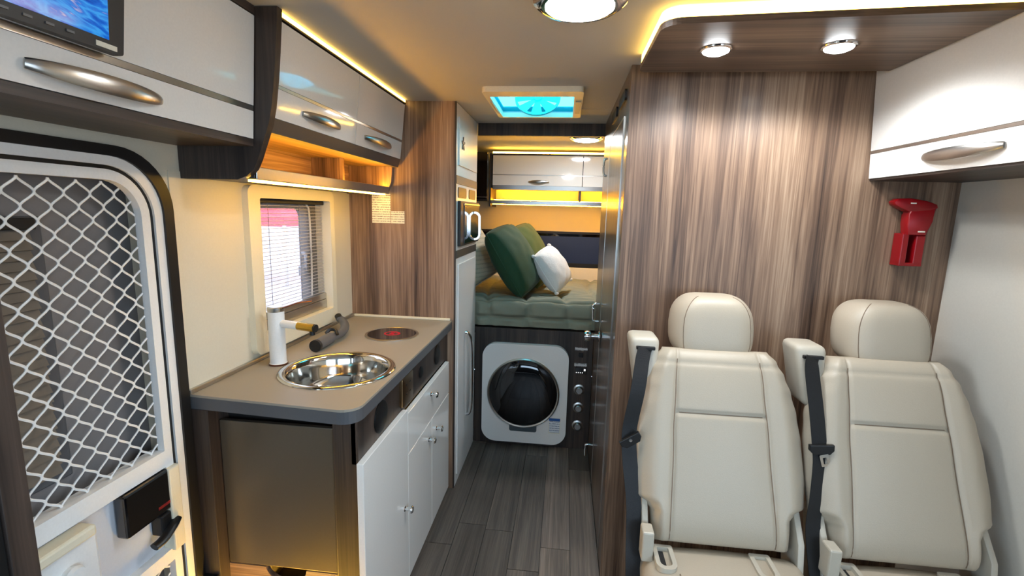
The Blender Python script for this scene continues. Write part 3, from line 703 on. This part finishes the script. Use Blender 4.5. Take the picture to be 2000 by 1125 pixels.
# ------------------------------------------------------------------ wooden ceiling shelf with LED and spots
cs = thing('ceiling_shelf', 'walnut ceiling board edged with yellow light above the seats', 'shelf', (.57, 1.43, 1.885))
ol = rrect(.212, .952, 1.235, 1.625, (.05, .002, .002, .03), 8)
ol = [(x, y - .05*max(0, (x-.25)/.7) if y < 1.4 else y) for x, y in ol]
b = new(); prism(b, ol, 'z', 1.885, 1.900); part(cs, 'board', 'mwood_x', b)
def inset(o, d):
    cx = sum(p[0] for p in o)/len(o); c_ = sum(p[1] for p in o)/len(o); return [(cx+(x-cx)*(1-d/.37), c_+(y-c_)*(1-d/.2)) for x, y in o]
b = new(); prism(b, inset(ol, .022), 'z', 1.900, 1.9295); part(cs, 'core', 'dwood_x', b)
b = new(); o1, o2 = inset(ol, .002), inset(ol, .014)
k_ = [i for i, p in enumerate(ol) if p[1] < 1.60 and p[0] < .951 or p[1] < 1.3]; k_ = [i for i in range(len(ol)) if i in k_]
st_ = 27; order = [(st_+i) % len(ol) for i in range(len(ol)) if (st_+i) % len(ol) in k_]
prism(b, [o1[i] for i in order] + [o2[i] for i in order[::-1]], 'z', 1.9005, 1.928); part(cs, 'edge_light', 'ledw', b)
for i, (x, y) in enumerate(((.386, 1.415), (.690, 1.398))):
    b = new(); lathe(b, [(.042, 1.8848), (.041, 1.882), (.035, 1.880), (.034, 1.8848)], 'z', x, y, 32); s_ = part(cs, 'spotlight', 'chrome', b, True)
    b = new(); lathe(b, [(.034, 1.8838), (.033, 1.877), (.022, 1.872), (0, 1.870)], 'z', x, y, 32); part(s_, 'lens', 'spot', b)
    ld_ = bpy.data.lights.new('spot_beam', 'SPOT'); ld_.energy = 15; ld_.spot_size = math.radians(160); ld_.spot_blend = .35; ld_.color = (.92, .96, 1); ld_.shadow_soft_size = .05
    lo = bpy.data.objects.new('spot_beam', ld_); lo.location = (x, y, 1.864); COL.objects.link(lo)

# ------------------------------------------------------------------ right overhead cupboard
c3 = thing('overhead_cupboard', 'white overhead cupboard above the seats on the grey wall', 'cabinet', (1.1, 1.3, 1.57))
A3 = (.957, .980, 1.928, 1.572)
def flap3(name, y0, y1, z0, z1, mat, th=.018):
    f = lambda z: .980 + (.957-.980)*(z-1.572)/(1.928-1.572)
    return part(c3, name, mat, hexa(new(), [(f(z0), y0, z0), (f(z0)+th, y0, z0), (f(z0)+th, y1, z0), (f(z0), y1, z0), (f(z1), y0, z1), (f(z1)+th, y0, z1), (f(z1)+th, y1, z1), (f(z1), y1, z1)]))
part(c3, 'body', 'dwood_y', hexa(new(), [(1.0, .30, 1.578), (XR, .30, 1.578), (XR, YP, 1.578), (1.0, YP, 1.578), (.980, .30, ZC), (XR, .30, ZC), (XR, YP, ZC), (.980, YP, ZC)]))
flap3('upper_flap', .32, YP-.003, 1.660, 1.912, 'white')
f3 = flap3('lower_flap', .32, YP-.003, 1.573, 1.650, 'white')
flap3('metal_strip', .32, YP-.003, 1.651, 1.659, 'nickel', .014)
part(c3, 'top_rail', 'dwood_y', bx(.957, .98, .32, YP-.001, 1.9125, 1.9185))
part(c3, 'cornice_light', 'ledw', bx(.962, .976, .34, 1.20, 1.919, 1.927))
part(c3, 'bottom_board', 'dwood_y', bx(.985, XR, .30, YP, 1.566, 1.578))
bow_handle(f3, 1.215, 1.46, 1.614, .977, -1, .95)

# red rescue hammer
rh = thing('rescue_hammer', 'red emergency hammer in its bracket on the walnut wall', 'hammer', (1.14, 1.69, 1.3))
b = new(); prism(b, [(1.040, 1.500), (1.052, 1.510), (1.09, 1.512), (1.14, 1.504), (1.168, 1.494), (1.172, 1.482), (1.15, 1.470), (1.10, 1.466), (1.085, 1.470), (1.060, 1.482), (1.044, 1.490)], 'y', YP-.050, YP-.015, .006); part(rh, 'head', 'red', b, True)
b = new(); prism(b, [(1.092, 1.474), (1.168, 1.484), (1.160, 1.44), (1.150, 1.395), (1.094, 1.395), (1.088, 1.43), (1.090, 1.46)], 'y', YP-.05, YP-.012, .006); part(rh, 'grip', 'red', b, True)
part(rh, 'bracket_rail', 'red', bx(1.083, 1.103, YP-.045, YP-.0, 1.300, 1.400, .003))
part(rh, 'bracket_rail', 'red', bx(1.124, 1.152, YP-.045, YP-.0, 1.300, 1.395, .003))
part(rh, 'bracket_back', 'dark', bx(1.095, 1.142, YP-.008, YP-.0, 1.302, 1.39))
part(rh, 'bracket_foot', 'red', bx(1.083, 1.152, YP-.045, YP, 1.295, 1.306, .002))
part(rh, 'label_strip', 'paper', bx(1.122, 1.142, YP-.0515, YP-.0495, 1.405, 1.409))
part(rh, 'hammer_glint', 'paper', bx(1.088, 1.104, YP-.0515, YP-.0495, 1.494, 1.498), label='small white mark on the head')  # thin white plate stands in for a highlight on the red head

# ------------------------------------------------------------------ bed base, washer, controls
bb_ = thing('bed_platform', 'dark walnut bed base with washing machine set in front', 'bed base', (-.15, YBED, 0))
part(bb_, 'front_panel', 'dwood', bx(-.515, .198, YBED, YBED+.02, 0, .742))
part(bb_, 'deck', 'dwood', bx(XL, XR, YBED+.02, YB, .70, .74))
wm = thing('washing_machine', 'white front loading washing machine set in the bed base', 'washing machine', (-.205, YBED, .03))
b = new(); prism(b, rrect(-.462, .058, .03, .655, .085, 10), 'y', YBED-.035, YBED-.001, .008); part(wm, 'front', 'whitem', b, True)
WCX, WCZ, yb = -.209, .352, YBED-.035
b = new(); lathe(b, [(.220, yb), (.220, yb-.010), (.213, yb-.016), (.206, yb-.012), (.204, yb)], 'y', WCX, WCZ, 64); dd = part(wm, 'door_ring', 'steel', b, True)
b = new(); lathe(b, [(.206, yb-.010), (.19, yb-.018), (.15, yb-.026), (.08, yb-.030), (0, yb-.031)], 'y', WCX, WCZ, 64); part(dd, 'door_glass', 'blackg', b, True)
b = new(); prism(b, rrect(-.288, -.120, .105, .19, .012), 'y', yb-.003, yb+.001); part(wm, 'detergent_flap', plain('teal_grey', srgb(74, 84, 88), .3), b)
st = part(wm, 'energy_sticker', 'paper', bx(-.047, .024, yb-.0015, yb-.0002, .106, .206))
part(st, 'sticker_header', plain('sticker_blue', srgb(40, 90, 160), .5), bx(-.045, .022, yb-.002, yb-.0014, .186, .204))
M['stk'] = lines_mat('sticker_print', srgb(225, 228, 232), srgb(110, 125, 150), 70)
part(st, 'sticker_print', 'stk', bx(-.043, .020, yb-.002, yb-.0014, .112, .184))
part(bb_, 'label_strip', 'strip', bx(.092, .166, YBED-.002, YBED, .628, .648)); part(bb_, 'label_strip', 'strip', bx(.092, .166, YBED-.002, YBED, .530, .550))
part(bb_, 'rocker_switch', 'black', bx(.115, .142, YBED-.006, YBED, .588, .615, .002))
pn = part(bb_, 'heater_panel', 'blackg', bx(.098, .166, YBED-.006, YBED, .484, .524, .002))
b = new()
for x in (.106, .118, .130, .142): lathe(b, [(.0028, YBED-.0062), (.0028, YBED-.0075), (0, YBED-.0075)], 'y', x, .493, 10)
box(b, .150, .160, YBED-.0075, YBED-.006, .505, .517); part(pn, 'panel_icons', emit('panel_leds', (1, 1, 1, 1), 1.0), b)
for z in (.384, .270, .154):
    b = new(); lathe(b, [(.033, YBED), (.033, YBED-.004), (.024, YBED-.007), (.022, YBED-.022), (.018, YBED-.026), (0, YBED-.026)], 'y', .128, z, 28); part(bb_, 'knob', 'nickel', b, True)

# ------------------------------------------------------------------ bed, quilt, pillows
bed = thing('bed', 'crosswise bed with mattress and sage green quilt', 'bed', (0, 3.4, .74))
part(bed, 'mattress', 'sheet', bx(XL+.01, XR-.01, YBED+.055, YB-.03, .742, .86, .03))
def quilt():
    b = new(); NX, NS = 150, 130; x0, x1 = -1.02, 1.22
    prof = []
    for k in range(NS+1):
        s = k/NS
        if s < .62: prof.append((4.04 - (4.04-2.825)*(s/.62), .866+.034*(s/.62)**1.5, 0, 1))
        elif s < .80:
            t = (s-.62)/.18*PI/2; prof.append((2.825-.055*math.sin(t), .900+.006*math.sin(2*t)-.05*(1-math.cos(t)), -math.sin(t), math.cos(t)))
        else: prof.append((2.770, .850-(s-.80)/.20*.100, -1, 0))
    rows = []
    for k, (y, z, ny, nz) in enumerate(prof):
        L = 0 if k == 0 else L + math.hypot(prof[k][0]-prof[k-1][0], prof[k][1]-prof[k-1][1]); row = []
        for i in range(NX+1):
            x = x0+(x1-x0)*i/NX
            u = abs(math.sin(PI*(x+.06*math.sin(L*3))/.24)); w = abs(math.sin(PI*(L+.02)/.105))
            puff = .030*min(1, u*2.2)**.6*min(1, w*1.8)**.6 - .012
            wr = .014*noise.noise(Vector((x*9, L*14, 3.1))) + .005*noise.noise(Vector((x*26, L*20, 7.7)))
            d = puff + wr
            if k == NS: d = min(d, 0)
            yy = y+ny*d
            if x < -.50 or x > .185: yy = max(yy, YBED+.025)
            row.append(b.verts.new((x, max(yy, 2.722), max(z+nz*d, .744))))
        rows.append(row)
    for A, B in zip(rows, rows[1:]):
        for i in range(NX): b.faces.new((A[i], A[i+1], B[i+1], B[i]))
    return b
part(bed, 'quilt', 'quilt', quilt(), True, angle=180)
struct('trim_2', bx(XL+.01, XR-.01, YB-.028, YB-.001, .742, .975, .004), 'cream', 'cream ledge below the dark rear window')

def pillow(name, label, mat, size, thick, loc, rot, pinch=.07, cat='cushion', knots=False, lift=0.):
    t = thing(name, label, cat, loc); b = new(); n = 28
    Rm = Matrix.LocRotScale(Vector(loc), None, None) @ rot.to_4x4()
    G = {}
    for s in (1, -1):
        for i in range(n+1):
            for j in range(n+1):
                u, v = 2*i/n-1, 2*j/n-1; edge = i in (0, n) or j in (0, n)
                if edge and (i, j, 1) in G: G[i, j, s] = G[i, j, 1]; continue
                h = max(0, (1-u*u))**.36*max(0, (1-v*v))**.36*thick/2; cr_ = 1-.07*(u*v)**2
                px = u*(1-pinch*(1-abs(v)**2.0)); py = v*(1-pinch*(1-abs(u)**2.0))
                h += .006*noise.noise(Vector((u*3+loc[0]*9, v*3, s*4)))*(1 if not edge else 0)
                G[i, j, s] = b.verts.new(Rm @ Vector((px*cr_*size[0]/2, py*cr_*size[1]/2, s*h)))
    for s in (1, -1):
        for i in range(n):
            for j in range(n):
                q = [G[i, j, s], G[i+1, j, s], G[i+1, j+1, s], G[i, j+1, s]]
                b.faces.new(q if s > 0 else q[::-1])
    dz = Bz + lift - min(v.co.z for v in b.verts)
    for v in b.verts: v.co.z += dz
    Rm = Matrix.Translation((0, 0, dz)) @ Rm
    part(t, 'cover', mat, b, True, angle=180)
    b = new(); loop = []
    for side in range(4):
        for k in range(n):
            e = 2*k/n-1; u, v = [(e, -1), (1, e), (-e, 1), (-1, -e)][side]
            cr_ = 1-.07*(u*v)**2; loop.append(Rm @ Vector((u*cr_*(1-pinch*(1-abs(v)**2))*size[0]/2, v*cr_*(1-pinch*(1-abs(u)**2))*size[1]/2, 0)))
    loop.append(loop[0]); sweep(b, loop, .004, n=6); part(t, 'piping', mat, b, True)
    if knots:
        for u, v in ((1, 1), (1, -1), (-1, 1), (-1, -1)):
            b = new(); c = Rm @ Vector((u*size[0]/2*.96, v*size[1]/2*.96, 0)); bmesh.ops.create_icosphere(b, subdivisions=2, radius=.015)
            for w in b.verts: w.co = c + Vector((w.co.x*(1+.3*noise.noise(w.co*40)), w.co.y, w.co.z*.8))
            part(t, 'corner_knot', mat, b, True)
    return t
def basis(nrm, upv):
    z = Vector(nrm).normalized(); x = Vector(upv).cross(z).normalized(); y = z.cross(x); return Matrix((x, y, z)).transposed()
Bz = .917
M['stripe'] = lines_mat('striped_pillowcase', srgb(196, 186, 160), srgb(170, 164, 142), 38)
pillow('bed_pillow', 'beige striped pillow leaning against the left end of the bed', 'stripe', (.52, .46), .17, (-.63, 3.04, 1.03), basis((.78, -.42, .50), (-.55, 0, .85)), cat='pillow', lift=.014)
pillow('velvet_cushion', 'dark green velvet cushion in front of the beige pillow', 'green', (.44, .47), .22, (-.315, 3.02, 1.085), basis((.84, -.24, .50), (-.52, 0, .85)), .03)
pillow('velvet_cushion', 'olive green velvet cushion behind the dark green one', 'green2', (.44, .47), .19, (-.235, 3.42, 1.09), basis((.86, -.24, .46), (-.50, 0, .86)), .03)
pillow('waffle_cushion', 'small white textured cushion with knotted corners on the quilt', 'cushion', (.30, .29), .16, (-.070, 3.12, .985), basis((.76, -.36, .52), (-.55, 0, .85)), .02, knots=True, lift=.012)

# ------------------------------------------------------------------ rear of the bedroom
rc = thing('rear_cupboard', 'long white overhead cupboard with yellow lights above the bed', 'cabinet', (0, 3.95, 1.48))
RX0, RX1, RY = -.60, XR-.01, 3.80
part(rc, 'body', 'dwood_x', bx(RX0, RX1, RY+.018, YB, 1.622, 1.888))
for x0, x1 in ((RX0+.012, .118), (.124, .80), (.804, RX1)):
    part(rc, 'upper_flap', 'white', bx(x0, x1, RY, RY+.018, 1.730, 1.876)); part(rc, 'lower_flap', 'white', bx(x0, x1, RY, RY+.018, 1.645, 1.723))
part(rc, 'metal_strip', 'steel', bx(RX0+.012, RX1, RY+.003, RY+.018, 1.7235, 1.7295))
part(rc, 'top_rail', 'dwood_x', bx(RX0, RX1, RY-.004, RY+.018, 1.878, 1.890))
part(rc, 'cornice_light', 'leds', bx(RX0+.01, RX1, RY, RY+.012, 1.8905, 1.904))
part(rc, 'valance', 'nickel', bx(RX0+.012, RX1, RY+.004, RY+.016, 1.612, 1.644))
part(rc, 'end_panel', 'dwood', bx(RX0-.014, RX0, RY-.01, YB, 1.475, 1.89))
part(rc, 'recess_back', 'cream', bx(RX0, RX1, YB-.014, YB-.001, 1.53, 1.622))
part(rc, 'recess_divider', 'dwood', bx(.10, .115, RY+.03, YB-.014, 1.53, 1.622))
sh = part(rc, 'shelf', 'nickel', bx(RX0, RX1, RY+.004, YB-.001, 1.498, 1.528, .003))
part(sh, 'shelf_light', 'ledo', bx(RX0+.01, RX1-.01, RY+.10, RY+.12, 1.529, 1.534))
part(sh, 'under_light', 'ledr', bx(RX0+.01, RX1-.01, RY+.02, RY+.036, 1.4935, 1.4975))
b = new(); sweep(b, [(-.30+i*.016, RY-.002-.02*math.sin(PI*i/10), 1.675) for i in range(11)], .004, [.006+.008*math.sin(PI*i/10) for i in range(11)], n=10); part(rc, 'handle', 'nickel', b, True)
bt = thing('bedroom_television', 'black flat television hanging beside the rear cupboard', 'television', (-.8, 3.75, 1.5))
part(bt, 'screen', 'blackg', bx(-1.02, -.622, RY-.06, RY-.04, 1.53, 1.89, .003)); part(bt, 'bezel', 'black', bx(-1.025, -.618, RY-.04, RY-.02, 1.515, 1.895, .003))
part(bt, 'chrome_line', 'steel', bx(-1.02, -.622, RY-.062, RY-.058, 1.545, 1.549)); part(bt, 'bracket', 'black', bx(-.85, -.80, RY-.02, YB, 1.65, 1.72))
w2 = thing('window_2', 'dark rear window with navy blind half drawn', 'window', (.2, YB, 1.1)); w2['kind'] = 'structure'
b = new(); ring(b, rrect(-1.0, 1.2, .978, 1.282, .02), rrect(-.96, 1.16, 1.012, 1.262, .015), 'y', YB-.02, YB-.0005); part(w2, 'window_frame', 'black', b)
part(w2, 'dark_pane', 'blackg', bx(-.96, 1.16, YB-.008, YB-.001, 1.012, 1.262)); part(w2, 'navy_blind', 'navy', bx(-.955, 1.155, YB-.016, YB-.009, 1.012, 1.24))

# ------------------------------------------------------------------ seats
BY0, BZ0, BH = 1.285, .500, .565
th = math.atan2(.205, .53); Tn = Vector((0, math.sin(th), math.cos(th))); Nn = Vector((0, -math.cos(th), math.sin(th)))
def interp(tab, x):
    for (a, fa), (b_, fb) in zip(tab, tab[1:]):
        if x <= b_:
            t = (x-a)/(b_-a); t = t*t*(3-2*t); return fa+(fb-fa)*t
    return tab[-1][1]
HW = [(0, .188), (.085, .194), (.105, .208), (.124, .238), (.2, .243), (.30, .240), (.38, .232), (.44, .220), (.49, .204), (.53, .184), (.565, .158)]
def seat(cx, label, belt_pts, buckle, hdx=0.):
    t = thing('passenger_seat', label, 'seat', (cx, 1.2, 0), 'beige passenger seats')
    def w(x, h, n): return Vector((cx, BY0, BZ0)) + Vector((x, 0, 0)) + Tn*h + Nn*n
    CW = [(0, .145), (.30, .134), (.45, .126), (.565, .118)]
    us = .60
    def xs(u, h):
        c, a = interp(CW, h), abs(u)
        return math.copysign(c*a/us if a < us else c + (interp(HW, h)-c)*(a-us)/(1-us), u)
    def nfront(u, h):
        v = 2*h/BH-1; uu = abs(u); fall = max(0, 1-uu**3.2)**.45*max(0, 1-abs(v)**9)**.42
        n_ = .055*fall + .020*math.exp(-((uu-.80)/.13)**2)*fall
        if uu < us: n_ += .008*(1-(u/us)**2)*math.sin(PI*h/BH)*fall - .007*math.exp(-((h-.368)/.006)**2)
        n_ -= .009*math.exp(-((uu-us)/.022)**2)*fall
        n_ -= .004*math.exp(-((h-.515)/.006)**2)*fall
        return n_
    # backrest
    b = new(); NU, NV = 100, 90; G = {}
    us = .60
    for s in (1, -1):
        for i in range(NU+1):
            for j in range(NV+1):
                u, h = 2*i/NU-1, BH*j/NV
                edge = i in (0, NU) or j in (0, NV)
                if edge and (i, j, 1) in G: G[i, j, s] = G[i, j, 1]; continue
                x = xs(u, h); v = 2*j/NV-1
                fall = max(0, 1-abs(u)**3.2)**.45*max(0, 1-abs(v)**9)**.42
                if s > 0: n_ = nfront(u, h)
                else: n_ = -.06*fall
                G[i, j, s] = b.verts.new(w(x, h, n_))
    for s in (1, -1):
        for i in range(NU):
            for j in range(NV):
                q = [G[i, j, s], G[i+1, j, s], G[i+1, j+1, s], G[i, j+1, s]]; b.faces.new(q if s > 0 else q[::-1])
    bk = part(t, 'backrest', 'leather', b, True, angle=180)
    def surf(u, h): return w(xs(u, h), h, nfront(u, h)+.0012)
    for s in (-1, 1):
        b = new(); sweep(b, [surf(s*us, .012+.515*k/40) for k in range(41)], .0017, n=6); part(bk, 'seam', 'seam', b)
    b = new(); sweep(b, [surf(us*.99*(2*k/20-1), .368) for k in range(21)], .0015, n=6); part(bk, 'seam', 'seam', b)
    # headrest
    b = new(); hc = Vector((cx+.002+hdx, 1.545, 1.092)); NU, NV = 32, 24
    def hp(a, ph, g=1.0):
        f = lambda c, e: math.copysign(abs(c)**e, c)
        x_, z_ = f(math.cos(a), .42)*f(math.cos(ph), .38), f(math.sin(ph), .50)
        y_ = f(math.sin(a), .55)*f(math.cos(ph), .45)
        wd = .129*(1-.24*max(0, z_)**2.0 - .05*max(0, -z_)**3)
        return hc + Vector((x_*wd*(1-.14*max(0, -y_)), y_*.076 + .018*z_, z_*.098))*g
    rows = [[b.verts.new(hp(2*PI*i/NU, -PI/2 + PI*j/NV)) for i in range(NU)] for j in range(NV+1)]
    for A, B in zip(rows, rows[1:]):
        for i in range(NU): b.faces.new((A[i], A[(i+1) % NU], B[(i+1) % NU], B[i]))
    bmesh.ops.remove_doubles(b, verts=b.verts, dist=1e-5)
    hr = part(t, 'headrest', 'leather', b, True, angle=180)
    for s in (-1, 1):
        b = new(); sweep(b, [hp(1.5*PI + s*.82, -1.25+2.5*k/30) for k in range(31)], .0013, n=6); part(hr, 'seam', 'seam', b)
    for s in (-1, 1):
        b = new(); sweep(b, [(cx+s*.075, 1.545, .93), (cx+s*.075, 1.55, 1.03)], .006, n=10); part(hr, 'post', 'chrome', b, True)
    # shoulder belt housing
    hx = cx-.262
    b = new(); box(b, hx-.002, hx+.092, 1.435, 1.545, .88, 1.062, .02, 4)
    for v in b.verts:
        k = (v.co.z-.88)/.182; v.co.x += .03*(1-k) if v.co.x < hx+.04 else -.01*(1-k); v.co.y += .02*k
        if v.co.y < 1.49: v.co.y -= .012*(1-k)
    hs = part(t, 'belt_housing', 'leatherp', b, True)
    part(hs, 'belt_slot', 'dark', bx(hx+.018, hx+.075, 1.4395, 1.452, 1.026, 1.036, .002))
    # belt
    b = new(); P = smooth_path(belt_pts, 8); rows = []
    for k, p in enumerate(P):
        tg = (P[min(k+1, len(P)-1)] - P[max(k-1, 0)]).normalized(); sd_ = Vector((0, -1, 0)).cross(tg).normalized(); sd_ = (sd_ + Vector((0, .25, 0))).normalized()
        nn = tg.cross(sd_).normalized()
        rows.append([b.verts.new(p + sd_*a*.023 + nn*c) for a, c in ((-1, -.0008), (1, -.0008), (1, .0008), (-1, .0008))])
    for A, B in zip(rows, rows[1:]):
        for i in range(4): b.faces.new((A[i], A[(i+1) % 4], B[(i+1) % 4], B[i]))
    b.faces.new(rows[0]); b.faces.new(rows[-1][::-1])
    be = part(t, 'belt', 'belt', b)
    c = Vector(buckle[0]); ang = buckle[1]
    R3 = Matrix.Rotation(ang, 3, 'Y')
    b = new(); prism(b, [(-.033, .012), (.033, .012), (.033, -.004), (.022, -.016), (-.022, -.016), (-.033, -.004)], 'y', -.006, .006, .002)
    for v in b.verts: v.co = c + R3 @ v.co
    bu = part(be, 'buckle', 'black', b)
    if buckle[2]:
        b = new(); ring(b, rrect(-.012, .012, -.05, -.014, .003), rrect(-.005, .005, -.043, -.023, .002), 'y', -.0085, -.0065)
        for v in b.verts: v.co = c + Matrix.Rotation(ang-.25, 3, 'Y') @ v.co
        part(be, 'tongue', 'chrome', b)
    else:
        b = new(); prism(b, circle(.0, .002, .005, 12), 'y', -.008, -.006)
        for v in b.verts: v.co = c + R3 @ v.co
        part(be, 'button', 'chrome', b)
    # cushion
    b = new(); box(b, cx-.225, cx+.225, .72, 1.30, .36, .485, .045, 5)
    bmesh.ops.subdivide_edges(b, edges=[e for e in b.edges if e.calc_length() > .1], cuts=8, use_grid_fill=True)
    for v in b.verts:
        if v.co.z > .47: v.co.z += .012*math.cos((v.co.x-cx)/.225*PI/2) - .02*max(0, (1.0-v.co.y))
    cu = part(t, 'cushion', 'leather', b, True, angle=60)
    for x in (cx-.165, cx+.10):
        b = new(); ring(b, rrect(x-.028, x+.028, 1.165, 1.262, (.024, .024, .006, .006), 6), rrect(x-.016, x+.016, 1.178, 1.25, (.014, .014, .004, .004), 6), 'z', .487, .503)
        gd = part(cu, 'anchor_guide', 'leatherp', b, True); part(gd, 'anchor_slot', 'dark', bx(x-.016, x+.016, 1.178, 1.25, .486, .490))
    b = new(); sweep(b, smooth_path([(cx-.222, 1.05, .485), (cx-.15, 1.10, .494), (cx-.135, 1.16, .496)]), .002, n=6); part(cu, 'seam', 'seam', b)
    # side covers, hinge arms and base
    part(t, 'side_cover', 'leatherp', bx(cx-.228, cx-.196, 1.215, 1.262, .478, .568, .005))
    for s in (-1, 1):
        b = new(); x0 = cx+s*.212; pr = [(1.235, .37), (1.33, .37), (1.39, .60), (1.36, .625), (1.31, .61), (1.262, .54)]
        prism(b, pr, 'x', x0-.009, x0+.009, .004); part(t, 'hinge_arm', 'leatherp', b, True)
    part(t, 'seat_base', 'leatherp', bx(cx-.235, cx+.235, .80, 1.42, .16, .355, .02))
    for x in (cx-.18, cx+.18):
        part(t, 'leg', 'dark', bx(x-.02, x+.02, .85, 1.38, .002, .165, .004))
    return t
seat(.480, 'beige leather passenger seat next to the washroom door, belt hanging aside', [(.262, 1.440, 1.033), (.252, 1.418, 1.0), (.238, 1.375, .92), (.220, 1.365, .80), (.222, 1.34, .72), (.236, 1.30, .60), (.236, 1.25, .47), (.236, 1.21, .40)], ((.222, 1.345, .775), -.6, False))
seat(.968, 'beige leather passenger seat next to the grey wall with chrome buckle tongue', [(.748, 1.440, 1.033), (.738, 1.415, 1.0), (.742, 1.375, .90), (.748, 1.345, .80), (.748, 1.33, .75), (.738, 1.305, .66), (.728, 1.285, .58), (.738, 1.25, .45), (.738, 1.21, .40)], ((.750, 1.338, .795), -.06, True), .022)
